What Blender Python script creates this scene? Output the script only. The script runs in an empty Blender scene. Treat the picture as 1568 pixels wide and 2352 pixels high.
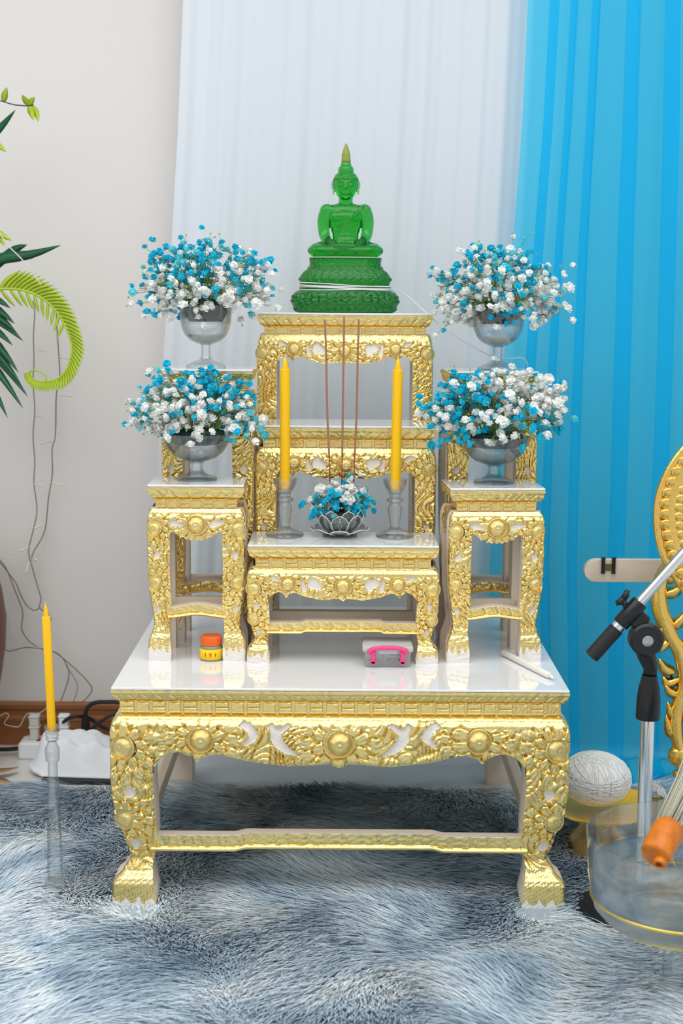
import bpy, math, random
import numpy as np
from mathutils import Vector, Matrix
random.seed(7); RNG = np.random.default_rng(7)
SC = bpy.context.scene
COL = SC.collection
PI = math.pi

# ------------------------------------------------------------------ camera, world, lights, exposure
CAM_H, FPX, PITCH, ROLL = 1.127, 3266.7, math.radians(8.375), math.radians(0.4)
cd = bpy.data.cameras.new('camera'); cam = bpy.data.objects.new('camera', cd); COL.objects.link(cam)
cd.sensor_fit = 'VERTICAL'; cd.sensor_height = 36; cd.sensor_width = 24; cd.lens = 50
cd.clip_start = .05
cam.matrix_world = Matrix.Translation((0, 0, CAM_H)) @ Matrix.Rotation(PI/2-PITCH, 4, 'X') @ Matrix.Rotation(ROLL, 4, 'Z')
cd.dof.use_dof = True; cd.dof.focus_distance = 2.80; cd.dof.aperture_fstop = 4.0
SC.camera = cam

w = bpy.data.worlds.new('world'); SC.world = w; w.use_nodes = True
bg = w.node_tree.nodes['Background']; bg.inputs[0].default_value = (.93, .97, 1.0, 1); bg.inputs[1].default_value = .70

def area(name, loc, rot, sx, sy, power, col=(1, 1, 1)):
    l = bpy.data.lights.new(name, 'AREA'); l.shape = 'RECTANGLE'; l.size = sx; l.size_y = sy; l.energy = power; l.color = col
    o = bpy.data.objects.new(name, l); COL.objects.link(o); o.location = loc; o.rotation_euler = rot
    return o
area('ceiling_lamp', (-.2, 1.10, 2.75), (0, 0, 0), 4.4, 3.0, 84, (1, .99, .97))

SC.view_settings.view_transform = 'Standard'; SC.view_settings.look = 'None'
SC.view_settings.gamma = 1; SC.view_settings.exposure = 0.0; SC.view_settings.use_curve_mapping = False
SC.cycles.use_denoising = True
SC.cycles.use_adaptive_sampling = True; SC.cycles.adaptive_threshold = .06; SC.cycles.adaptive_min_samples = 16
SC.cycles.max_bounces = 11; SC.cycles.transmission_bounces = 10; SC.cycles.transparent_max_bounces = 14
SC.cycles.glossy_bounces = 4; SC.cycles.diffuse_bounces = 3
SC.cycles.sample_clamp_indirect = 6

# measuring helpers: a sight line through a point of the photograph meets a plane of the room
_f = np.array([0, math.cos(PITCH), -math.sin(PITCH)])
_u0 = np.array([0, math.sin(PITCH), math.cos(PITCH)])
_r = np.array([1., 0, 0])*math.cos(ROLL)+_u0*math.sin(ROLL)
_u = -np.array([1., 0, 0])*math.sin(ROLL)+_u0*math.cos(ROLL)
def _ray(px, py): return _f+_r*(px-784)/FPX-_u*(py-1176)/FPX
def at(px, py, Y):
    d = _ray(px, py); return Vector(np.array([0, 0, CAM_H])+d*(Y/d[1]))
def on(px, py, z):
    d = _ray(px, py); return Vector(np.array([0, 0, CAM_H])+d*((z-CAM_H)/d[2]))

# ------------------------------------------------------------------ materials
def new_mat(name):
    m = bpy.data.materials.new(name); m.use_nodes = True
    nt = m.node_tree; b = nt.nodes['Principled BSDF']
    return m, nt, b
def N(nt, t, **kw):
    n = nt.nodes.new(t)
    for k, v in kw.items(): setattr(n, k, v)
    return n
def mat(name, col, rough=.5, metal=0, noise=0, nscale=40, bump=0, bscale=200, spec=.5, sss=0, trans=0, ior=1.45, alpha=1, coat=0):
    m, nt, b = new_mat(name)
    b.inputs['Base Color'].default_value = (*col, 1); b.inputs['Roughness'].default_value = rough
    b.inputs['Metallic'].default_value = metal; b.inputs['Specular IOR Level'].default_value = spec
    b.inputs['Transmission Weight'].default_value = trans; b.inputs['IOR'].default_value = ior
    b.inputs['Coat Weight'].default_value = coat
    b.inputs['Alpha'].default_value = alpha
    tc = N(nt, 'ShaderNodeTexCoord')
    if sss:
        b.inputs['Subsurface Weight'].default_value = sss; b.inputs['Subsurface Radius'].default_value = (.01, .008, .004)
        b.inputs['Subsurface Scale'].default_value = .5
    if noise:
        n = N(nt, 'ShaderNodeTexNoise'); n.inputs['Scale'].default_value = nscale; n.inputs['Detail'].default_value = 4
        nt.links.new(tc.outputs['Object'], n.inputs['Vector'])
        mx = N(nt, 'ShaderNodeMix', data_type='RGBA'); mx.inputs[6].default_value = (*[c*(1-noise) for c in col], 1)
        mx.inputs[7].default_value = (*[min(1, c*(1+noise)) for c in col], 1)
        nt.links.new(n.outputs['Fac'], mx.inputs[0]); nt.links.new(mx.outputs[2], b.inputs['Base Color'])
    if bump:
        n2 = N(nt, 'ShaderNodeTexNoise'); n2.inputs['Scale'].default_value = bscale; n2.inputs['Detail'].default_value = 3
        nt.links.new(tc.outputs['Object'], n2.inputs['Vector'])
        bp = N(nt, 'ShaderNodeBump'); bp.inputs['Strength'].default_value = bump; bp.inputs['Distance'].default_value = .002
        nt.links.new(n2.outputs['Fac'], bp.inputs['Height']); nt.links.new(bp.outputs['Normal'], b.inputs['Normal'])
    return m

CREAM = (.76, .64, .52)
def gold_leaf(name, gold, crinkle, masked=True):
    """carved wood under gold leaf; where the mesh attribute 'bare' is high the cream ground shows"""
    m, nt, b = new_mat(name)
    tc = N(nt, 'ShaderNodeTexCoord')
    b.inputs['Metallic'].default_value = 1; b.inputs['Roughness'].default_value = .2
    n1 = N(nt, 'ShaderNodeTexNoise'); n1.inputs['Scale'].default_value = 140; n1.inputs['Detail'].default_value = 3
    n1.inputs['Distortion'].default_value = .8
    nt.links.new(tc.outputs['Object'], n1.inputs['Vector'])
    n3 = N(nt, 'ShaderNodeTexNoise'); n3.inputs['Scale'].default_value = 420; n3.inputs['Detail'].default_value = 2
    nt.links.new(tc.outputs['Object'], n3.inputs['Vector'])
    ad = N(nt, 'ShaderNodeMath', operation='MULTIPLY_ADD'); ad.inputs[1].default_value = .3
    nt.links.new(n3.outputs['Fac'], ad.inputs[0]); nt.links.new(n1.outputs['Fac'], ad.inputs[2])
    bp = N(nt, 'ShaderNodeBump'); bp.inputs['Strength'].default_value = crinkle; bp.inputs['Distance'].default_value = .0035
    nt.links.new(ad.outputs[0], bp.inputs['Height']); nt.links.new(bp.outputs['Normal'], b.inputs['Normal'])
    # worn specks where the red-brown size shows through
    n2 = N(nt, 'ShaderNodeTexNoise'); n2.inputs['Scale'].default_value = 75; n2.inputs['Detail'].default_value = 6
    n2.inputs['Roughness'].default_value = .7
    nt.links.new(tc.outputs['Object'], n2.inputs['Vector'])
    r2 = N(nt, 'ShaderNodeMapRange'); r2.inputs[1].default_value = .64; r2.inputs[2].default_value = .74
    nt.links.new(n2.outputs['Fac'], r2.inputs[0])
    mx = N(nt, 'ShaderNodeMix', data_type='RGBA'); mx.inputs[6].default_value = (*gold, 1); mx.inputs[7].default_value = (.42, .17, .06, 1)
    nt.links.new(r2.outputs[0], mx.inputs[0])
    if not masked:
        nt.links.new(mx.outputs[2], b.inputs['Base Color']); return m
    a = N(nt, 'ShaderNodeAttribute', attribute_name='bare')
    r = N(nt, 'ShaderNodeMapRange'); r.inputs[1].default_value = .42; r.inputs[2].default_value = .58
    nt.links.new(a.outputs['Fac'], r.inputs[0])
    m2 = N(nt, 'ShaderNodeMix', data_type='RGBA'); m2.inputs[7].default_value = (.86, .82, .77, 1)
    nt.links.new(mx.outputs[2], m2.inputs[6]); nt.links.new(r.outputs[0], m2.inputs[0]); nt.links.new(m2.outputs[2], b.inputs['Base Color'])
    inv = N(nt, 'ShaderNodeMath', operation='SUBTRACT'); inv.inputs[0].default_value = 1
    nt.links.new(r.outputs[0], inv.inputs[1]); nt.links.new(inv.outputs[0], b.inputs['Metallic'])
    rr = N(nt, 'ShaderNodeMapRange'); rr.inputs[3].default_value = .2; rr.inputs[4].default_value = .5
    nt.links.new(r.outputs[0], rr.inputs[0]); nt.links.new(rr.outputs[0], b.inputs['Roughness'])
    return m

M = {}
M['gold'] = gold_leaf('gold_leaf', (.88, .69, .285), .32)
M['gold_plain'] = gold_leaf('gold_leaf_plain', (.88, .69, .285), .30, masked=False)
M['gold_paint'] = gold_leaf('gold_paint', (.95, .62, .16), .25, masked=False)
M['gold_tray'] = mat('polished_gold', (1.0, .58, .03), .3, .2, bump=.2, bscale=120)
M['brass'] = mat('aged_brass', (.55, .42, .2), .3, 1)
M['cream'] = mat('cream_paint', CREAM, .5, noise=.05, nscale=30)
M['white_top'] = mat('white_glass_top', (.86, .87, .88), .06, spec=.6, coat=.5)
M['wall'] = mat('wall_paint', (.75, .715, .69), .75, noise=.03, nscale=2.5)
M['floor'] = mat('floor_tile', (.72, .70, .66), .25, noise=.05, nscale=4)
def clear_glass(name, tint, edge, refr, ior=1.45, body=1.0):
    """hollow ware: mostly straight-through light, darker towards grazing edges, with clean reflections and a share of refraction"""
    m, nt, b = new_mat(name); out = nt.nodes['Material Output']
    b.inputs['Base Color'].default_value = (*tint, 1); b.inputs['Roughness'].default_value = 0; b.inputs['Transmission Weight'].default_value = body; b.inputs['IOR'].default_value = ior
    lw = N(nt, 'ShaderNodeLayerWeight'); lw.inputs[0].default_value = .5
    p5 = N(nt, 'ShaderNodeMath', operation='POWER'); p5.inputs[1].default_value = 2.3; nt.links.new(lw.outputs['Facing'], p5.inputs[0])
    mx = N(nt, 'ShaderNodeMix', data_type='RGBA'); mx.inputs[6].default_value = (*tint, 1); mx.inputs[7].default_value = (*edge, 1)
    nt.links.new(p5.outputs[0], mx.inputs[0])
    tr = N(nt, 'ShaderNodeBsdfTransparent'); nt.links.new(mx.outputs[2], tr.inputs[0])
    gl = N(nt, 'ShaderNodeBsdfGlossy'); gl.inputs['Roughness'].default_value = .02
    fr = N(nt, 'ShaderNodeMapRange'); fr.inputs[3].default_value = .085; fr.inputs[4].default_value = .55; nt.links.new(p5.outputs[0], fr.inputs[0])
    s1 = N(nt, 'ShaderNodeMixShader'); nt.links.new(fr.outputs[0], s1.inputs[0]); nt.links.new(tr.outputs[0], s1.inputs[1]); nt.links.new(gl.outputs[0], s1.inputs[2])
    s2 = N(nt, 'ShaderNodeMixShader'); s2.inputs[0].default_value = refr; nt.links.new(s1.outputs[0], s2.inputs[1]); nt.links.new(b.outputs[0], s2.inputs[2])
    nt.links.new(s2.outputs[0], out.inputs[0]); return m
M['glass'] = clear_glass('clear_glass', (.99, .995, .995), (.66, .70, .71), .18)
M['glass_g'] = clear_glass('grey_glass', (.965, .98, .975), (.62, .67, .66), .14)
M['water'] = clear_glass('water', (.95, .975, .985), (.80, .86, .90), .2, 1.33)
M['wax'] = mat('yellow_wax', (1.0, .55, .0), .4, sss=.25)
M['wax_white'] = mat('white_wax', (.88, .86, .80), .35, sss=.2)
M['wick'] = mat('wick', (.75, .7, .6), .8)
M['incense'] = mat('incense', (.36, .16, .10), .9)
M['incense_rod'] = mat('incense_rod', (.30, .02, .03), .6)
M['foam'] = mat('floral_foam', (.015, .045, .035), .85, noise=.3, nscale=60)
M['stem'] = mat('flower_stem', (.20, .30, .05), .6, noise=.3, nscale=20)
M['white_bloom'] = mat('white_bloom', (.93, .94, .90), .7, noise=.08, nscale=200)
M['blue_bloom'] = mat('blue_bloom', (.0, .54, .82), .65, noise=.35, nscale=160)
M['aqua_bloom'] = mat('aqua_bloom', (.14, .70, .82), .65, noise=.3, nscale=200)
M['bud'] = mat('bud_green', (.35, .45, .15), .7)
M['black'] = mat('black_plastic', (.008, .009, .011), .32)
M['black_rub'] = mat('black_rubber', (.012, .013, .016), .55)
M['chrome'] = mat('chrome', (.78, .79, .80), .12, 1)
M['steel'] = mat('brushed_steel', (.45, .46, .47), .3, 1)
M['thread'] = mat('white_thread', (.80, .80, .79), .8, bump=.3, bscale=500)
M['cloth'] = mat('white_cloth', (.80, .82, .84), .8)
M['beige_wood'] = mat('beige_board', (.78, .66, .54), .45, noise=.05, nscale=15)
M['orange_lid'] = mat('orange_lid', (.85, .13, .01), .3)
M['yellow_label'] = mat('yellow_label', (1.0, .66, .0), .4)
M['red_print'] = mat('red_print', (.75, .1, .01), .4)
M['jar_glass'] = mat('jar_glass', (.62, .66, .45), .1, trans=.6)
M['pink'] = mat('pink_plastic', (.9, .07, .25), .35)
M['clear_plastic'] = clear_glass('clear_plastic', (.985, .985, .99), (.80, .82, .84), .10, 1.3, .2)
M['frost_plastic'] = mat('frosted_plastic', (.84, .85, .86), .25, trans=.45, ior=1.2)
M['grey_bits'] = mat('grey_bits', (.16, .15, .17), .3, .6)
M['red_thread'] = mat('rose_bits', (.5, .3, .28), .6)
M['frond'] = mat('lime_leaf', (.42, .56, .03), .45, noise=.25, nscale=30)
M['palm'] = mat('dark_leaf', (.012, .10, .04), .35, noise=.3, nscale=20)
M['twig'] = mat('twig', (.07, .06, .07), .6)
M['wire'] = mat('string_wire', (.22, .20, .17), .45)
M['wire_clear'] = mat('clear_wire', (.70, .66, .58), .35)
M['led'] = mat('led_sleeve', (.72, .68, .60), .25)
M['pot'] = mat('brown_pot', (.16, .06, .03), .4, noise=.2, nscale=12)
M['strip'] = mat('white_plastic', (.82, .84, .86), .3)
M['adapter'] = mat('adapter_plastic', (.62, .62, .54), .4)
M['red_switch'] = mat('red_switch', (.8, .02, .04), .3)
M['dry_leaf'] = mat('bronze_cloth_leaf', (.42, .24, .12), .4, noise=.3, nscale=30, bump=.4, bscale=60)
M['orange_wrap'] = mat('orange_wrap', (.92, .19, .01), .35, noise=.6, nscale=45, bump=.6, bscale=60)
M['bamboo'] = mat('split_bamboo', (.56, .54, .42), .6, noise=.2, nscale=120)
M['gold_line'] = mat('gold_line', (.9, .62, .12), .25, 1)
M['tape'] = mat('milky_water', (.80, .80, .70), .1, trans=.55, ior=1.33)

# wood of the baseboard
def wood():
    m, nt, b = new_mat('baseboard_wood'); tc = N(nt, 'ShaderNodeTexCoord')
    mp = N(nt, 'ShaderNodeMapping'); mp.inputs['Scale'].default_value = (1.2, 10, 14)
    n = N(nt, 'ShaderNodeTexNoise'); n.inputs['Scale'].default_value = 3; n.inputs['Detail'].default_value = 6; n.inputs['Distortion'].default_value = 1.2
    nt.links.new(tc.outputs['Object'], mp.inputs[0]); nt.links.new(mp.outputs[0], n.inputs['Vector'])
    mx = N(nt, 'ShaderNodeMix', data_type='RGBA'); mx.inputs[6].default_value = (.20, .065, .02, 1); mx.inputs[7].default_value = (.42, .17, .06, 1)
    nt.links.new(n.outputs['Fac'], mx.inputs[0]); nt.links.new(mx.outputs[2], b.inputs['Base Color']); b.inputs['Roughness'].default_value = .3
    return m
M['wood'] = wood()

def fabric(name, col, see, tcol, transl):
    """curtain cloth: diffuse front, some light through, a share of open weave"""
    m, nt, b = new_mat(name); nt.nodes.remove(b); out = nt.nodes['Material Output']
    d = N(nt, 'ShaderNodeBsdfDiffuse'); d.inputs[0].default_value = (*col, 1)
    t = N(nt, 'ShaderNodeBsdfTranslucent'); t.inputs[0].default_value = (*col, 1)
    s = N(nt, 'ShaderNodeMixShader'); s.inputs[0].default_value = transl
    nt.links.new(d.outputs[0], s.inputs[1]); nt.links.new(t.outputs[0], s.inputs[2])
    g = N(nt, 'ShaderNodeBsdfGlossy'); g.inputs['Roughness'].default_value = .45; g.inputs[0].default_value = (1, 1, 1, 1)
    s3 = N(nt, 'ShaderNodeMixShader'); s3.inputs[0].default_value = .03
    nt.links.new(s.outputs[0], s3.inputs[1]); nt.links.new(g.outputs[0], s3.inputs[2])
    tr = N(nt, 'ShaderNodeBsdfTransparent'); tr.inputs[0].default_value = (*tcol, 1)
    s2 = N(nt, 'ShaderNodeMixShader'); s2.inputs[0].default_value = see
    nt.links.new(s3.outputs[0], s2.inputs[1]); nt.links.new(tr.outputs[0], s2.inputs[2])
    nt.links.new(s2.outputs[0], out.inputs[0])
    return m
M['white_sheer'] = fabric('white_sheer', (.79, .845, .90), .04, (.9, .93, .96), .15)
M['blue_sheer'] = fabric('blue_sheer', (.0, .66, 1.0), .53, (.52, .90, 1.0), .2)

def resin(name, bump, dens, solid):
    m, nt, b = new_mat(name); out = nt.nodes['Material Output']
    b.inputs['Base Color'].default_value = (.72, 1.0, .70, 1); b.inputs['Transmission Weight'].default_value = 1
    b.inputs['Roughness'].default_value = .03; b.inputs['IOR'].default_value = 1.42
    va = N(nt, 'ShaderNodeVolumeAbsorption'); va.inputs[0].default_value = (.0, .87, .10, 1); va.inputs[1].default_value = dens
    nt.links.new(va.outputs[0], out.inputs['Volume'])
    tc = N(nt, 'ShaderNodeTexCoord'); n = N(nt, 'ShaderNodeTexNoise'); n.inputs['Scale'].default_value = 170; n.inputs['Detail'].default_value = 4
    nt.links.new(tc.outputs['Object'], n.inputs['Vector'])
    bp = N(nt, 'ShaderNodeBump'); bp.inputs['Strength'].default_value = bump; bp.inputs['Distance'].default_value = .003
    nt.links.new(n.outputs['Fac'], bp.inputs['Height']); nt.links.new(bp.outputs['Normal'], b.inputs['Normal'])
    c = N(nt, 'ShaderNodeBsdfPrincipled'); c.inputs['Base Color'].default_value = (.0, .24, .035, 1); c.inputs['Roughness'].default_value = .12; c.inputs['Coat Weight'].default_value = .6
    nt.links.new(bp.outputs['Normal'], c.inputs['Normal'])
    mx = N(nt, 'ShaderNodeMixShader'); mx.inputs[0].default_value = solid
    nt.links.new(b.outputs[0], mx.inputs[1]); nt.links.new(c.outputs[0], mx.inputs[2]); nt.links.new(mx.outputs[0], out.inputs[0])
    return m
M['resin'] = resin('green_resin', .06, 90, .22); M['resin_cut'] = resin('green_resin_carved', .3, 55, .25)
M['resin_tip'] = mat('olive_resin', (.42, .48, .10), .2, trans=.45, ior=1.3)

def rug_mat():
    m, nt, b = new_mat('shag_fur'); tc = N(nt, 'ShaderNodeTexCoord')
    n = N(nt, 'ShaderNodeTexNoise'); n.inputs['Scale'].default_value = 4.2; n.inputs['Detail'].default_value = 4; n.inputs['Distortion'].default_value = .9
    nt.links.new(tc.outputs['Object'], n.inputs['Vector'])
    cr = N(nt, 'ShaderNodeValToRGB'); e = cr.color_ramp.elements
    e[0].position = .33; e[0].color = (.33, .46, .58, 1); e[1].position = .62; e[1].color = (.88, .95, .99, 1)
    k = cr.color_ramp.elements.new(.47); k.color = (.62, .75, .85, 1)
    nt.links.new(n.outputs['Fac'], cr.inputs[0])
    at_ = N(nt, 'ShaderNodeAttribute', attribute_name='tone')
    mu = N(nt, 'ShaderNodeMix', data_type='RGBA', blend_type='MULTIPLY'); mu.inputs[0].default_value = 1
    nt.links.new(cr.outputs[0], mu.inputs[6]); nt.links.new(at_.outputs['Color'], mu.inputs[7])
    nt.links.new(mu.outputs[2], b.inputs['Base Color']); b.inputs['Roughness'].default_value = .6; b.inputs['Specular IOR Level'].default_value = .25
    return m
M['fur'] = rug_mat()

# ------------------------------------------------------------------ mesh helpers
def link(o, parent=None):
    COL.objects.link(o)
    if parent: o.parent = parent
    return o
def mesh_obj(name, V, F, m, parent=None, smooth=True, loc=None, mats=None, fmat=None, attr=None):
    me = bpy.data.meshes.new(name)
    me.from_pydata([tuple(v) for v in V] if not isinstance(V, np.ndarray) else V.tolist(), [], [tuple(f) for f in F] if not isinstance(F, np.ndarray) else F.tolist())
    for q in (mats or [m]): me.materials.append(q)
    if fmat is not None: me.polygons.foreach_set('material_index', np.asarray(fmat, dtype=np.int32))
    if smooth: me.polygons.foreach_set('use_smooth', np.ones(len(me.polygons), dtype=bool))
    if attr:
        for k, v in attr.items():
            a = me.attributes.new(k, 'FLOAT', 'POINT'); a.data.foreach_set('value', np.asarray(v, dtype=np.float32))
    me.update()
    o = bpy.data.objects.new(name, me); link(o, parent)
    if loc is not None: o.location = loc
    return o
def tag(o, label, cat, group=None, kind=None):
    o['label'] = label
    if cat: o['category'] = cat
    if group: o['group'] = group
    if kind: o['kind'] = kind
    return o
def thing(name, label, cat, loc=(0, 0, 0), rz=0, group=None):
    o = bpy.data.objects.new(name, None); COL.objects.link(o); o.empty_display_size = .02
    o.location = loc; o.rotation_euler = (0, 0, rz)
    return tag(o, label, cat, group)
def struct(o): o['kind'] = 'structure'; return o
def share(name, src, parent, loc, rot=(0, 0, 0), scale=(1, 1, 1)):
    o = bpy.data.objects.new(name, src); link(o, parent); o.location = loc; o.rotation_euler = rot; o.scale = scale
    return o

class MB:
    def __init__(s): s.V = []; s.F = []; s.K = []; s.k = 0
    def add(s, V, F):
        n = len(s.V); s.V += [tuple(v) for v in V]; s.F += [tuple(i+n for i in f) for f in F]; s.K += [s.k]*len(F); return s
    def box(s, c, size, bev=0, R=None):
        x, y, z = [q/2 for q in size]; b = min(bev, x*.9, y*.9, z*.9)
        if b <= 0:
            V = [(i*x, j*y, k*z) for k in (-1, 1) for j in (-1, 1) for i in (-1, 1)]
            F = [(0, 2, 3, 1), (4, 5, 7, 6), (0, 1, 5, 4), (2, 6, 7, 3), (0, 4, 6, 2), (1, 3, 7, 5)]
        else:
            V = []; idx = {}
            for sx in (-1, 1):
                for sy in (-1, 1):
                    for sz in (-1, 1):
                        for ax in range(3):
                            p = [sx*(x-b), sy*(y-b), sz*(z-b)]; p[ax] += (sx, sy, sz)[ax]*b
                            idx[(sx, sy, sz, ax)] = len(V); V.append(p)
            F = []
            S = (-1, 1)
            for a in S:
                F.append([idx[(a, -1, -1, 0)], idx[(a, 1, -1, 0)], idx[(a, 1, 1, 0)], idx[(a, -1, 1, 0)]][::a])
                F.append([idx[(-1, a, -1, 1)], idx[(-1, a, 1, 1)], idx[(1, a, 1, 1)], idx[(1, a, -1, 1)]][::a])
                F.append([idx[(-1, -1, a, 2)], idx[(1, -1, a, 2)], idx[(1, 1, a, 2)], idx[(-1, 1, a, 2)]][::a])
            for a in S:
                for c2 in S:
                    F.append([idx[(a, c2, -1, 0)], idx[(a, c2, 1, 0)], idx[(a, c2, 1, 1)], idx[(a, c2, -1, 1)]][::-a*c2])
                    F.append([idx[(a, -1, c2, 0)], idx[(a, 1, c2, 0)], idx[(a, 1, c2, 2)], idx[(a, -1, c2, 2)]][::a*c2])
                    F.append([idx[(-1, a, c2, 1)], idx[(1, a, c2, 1)], idx[(1, a, c2, 2)], idx[(-1, a, c2, 2)]][::-a*c2])
                    for d in S:
                        F.append([idx[(a, c2, d, 0)], idx[(a, c2, d, 1)], idx[(a, c2, d, 2)]][::a*c2*d])
        V = [Vector(v) for v in V]
        if R is not None: V = [R @ v for v in V]
        return s.add([v+Vector(c) for v in V], F)
    def tube(s, P, r, n=8, cap=True, flat=None):
        P = [Vector(p) for p in P]; k = len(P)
        R = r if hasattr(r, '__len__') else [r]*k
        V = []; up = Vector((0, 0, 1)); pu = None
        for i, p in enumerate(P):
            t = (P[min(i+1, k-1)]-P[max(i-1, 0)])
            t = t.normalized() if t.length > 1e-9 else Vector((0, 0, 1))
            if pu is None:
                a = up if abs(t.z) < .9 else Vector((1, 0, 0)); u = t.cross(a).normalized()
            else:
                u = (pu-t*pu.dot(t)); u = u.normalized() if u.length > 1e-6 else t.orthogonal().normalized()
            pu = u; v = t.cross(u)
            for j in range(n):
                q = 2*PI*j/n; V.append(p+(u*math.cos(q)+v*math.sin(q))*R[i])
        F = [(i*n+j, i*n+(j+1) % n, (i+1)*n+(j+1) % n, (i+1)*n+j) for i in range(k-1) for j in range(n)]
        if cap: F += [tuple(range(n))[::-1], tuple((k-1)*n+j for j in range(n))]
        return s.add(V, F)
    def lathe(s, prof, n=48, c=(0, 0, 0), mod=None, ax=None, sq=1.0):
        """prof: (radius, height) pairs; ends at radius 0 are closed; mod(angle, i) scales the radius"""
        V = []; rows = []
        A = ax
        for i, (r, z) in enumerate(prof):
            if r < 1e-7: rows.append([len(V)]); V.append(Vector((0, 0, z)))
            else:
                rows.append(list(range(len(V), len(V)+n)))
                for j in range(n):
                    q = 2*PI*j/n; rr = r*(mod(q, i, z) if mod else 1); V.append(Vector((rr*math.cos(q), rr*math.sin(q)*sq, z)))
        F = []
        for a, b in zip(rows, rows[1:]):
            if len(a) == 1 and len(b) == 1: continue
            for j in range(n):
                k = (j+1) % n
                if len(a) == 1: F.append((a[0], b[k], b[j]))
                elif len(b) == 1: F.append((a[j], a[k], b[0]))
                else: F.append((a[j], a[k], b[k], b[j]))
        if A is not None: V = [A @ v for v in V]
        return s.add([v+Vector(c) for v in V], F)
    def ell(s, c, r, n=16, m=10, R=None):
        V = []; F = []
        pr = [(math.sin(PI*i/m), -math.cos(PI*i/m)) for i in range(m+1)]
        k = MB().lathe([(0 if i in (0, m) else a, b) for i, (a, b) in enumerate(pr)], n)
        V = [Vector((v[0]*r[0], v[1]*r[1], v[2]*r[2])) for v in k.V]
        if R is not None: V = [R @ v for v in V]
        return s.add([v+Vector(c) for v in V], k.F)
    def build(s, name, m, parent=None, smooth=True, loc=None, mats=None):
        return mesh_obj(name, s.V, s.F, m, parent, smooth, loc, mats, s.K if mats else None)
def autosmooth(o, deg=40):
    me = o.data
    try: me.set_sharp_from_angle(angle=math.radians(deg))
    except Exception: pass
    return o

def spline(P, n=8):
    P = [Vector(p) for p in P]; out = []
    for i in range(len(P)-1):
        a, b, c, d = P[max(i-1, 0)], P[i], P[i+1], P[min(i+2, len(P)-1)]
        for k in range(n):
            t = k/n
            out.append(.5*((2*b)+(c-a)*t+(2*a-5*b+4*c-d)*t*t+(3*b-3*c+d-a)*t**3))
    out.append(P[-1]); return out
def interp(x, xs, ys): return np.interp(x, xs, ys)
def smooth_interp(x, xs, ys):
    """monotone-ish cosine blend between keys"""
    x = np.asarray(x, float); xs = np.asarray(xs); ys = np.asarray(ys)
    i = np.clip(np.searchsorted(xs, x)-1, 0, len(xs)-2); t = np.clip((x-xs[i])/(xs[i+1]-xs[i]), 0, 1); t = t*t*(3-2*t)*.6+t*.4
    return ys[i]+(ys[i+1]-ys[i])*t
def sstep(a, b, x): t = np.clip((x-a)/(b-a), 0, 1); return t*t*(3-2*t)
def wob(X, Z, s, seed, k=6):
    r = np.random.default_rng(seed); out = 0
    for i in range(k):
        a = r.uniform(0, 2*PI); f = s*r.uniform(.6, 1.7); out = out+np.sin((X*math.cos(a)+Z*math.sin(a))*f+r.uniform(0, 6.28))
    return out/math.sqrt(k)

# ------------------------------------------------------------------ the room
YW = 3.53
mb = MB(); mb.box((0, YW+.05, 1.55), (7, .1, 3.1)); struct(mb.build('wall_back', M['wall'], smooth=False))
mb = MB(); mb.box((0, 1.6, -.045), (7, 6.0, .09)); struct(mb.build('floor', M['floor'], smooth=False))
def baseboard():
    prof = [(0, 0), (.014, 0), (.014, .062), (.017, .066), (.017, .074), (.012, .078), (.012, .092), (.016, .096), (.016, .107), (.010, .112), (0, .113)]
    V = []; n = len(prof)
    for x in (-3.4, 3.4):
        V += [(x, YW-d, z) for d, z in prof]
    F = [(i, (i+1) % n, n+(i+1) % n, n+i) for i in range(n)]+[tuple(range(n))[::-1], tuple(range(n, 2*n))]
    return struct(mesh_obj('baseboard_back', V, F, M['wood'], smooth=False))
baseboard()

# ------------------------------------------------------------------ curtains
def sheet(name, X, Y, Z, m, thick=.0008):
    """grid of points (rows, columns) -> cloth with a little thickness"""
    nr, nc = X.shape
    V = np.stack([X, Y, Z], -1).reshape(-1, 3)
    i = np.arange(nr*nc).reshape(nr, nc)
    F = np.stack([i[:-1, :-1], i[:-1, 1:], i[1:, 1:], i[1:, :-1]], -1).reshape(-1, 4)
    o = mesh_obj(name, V, F, m)
    return o
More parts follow.
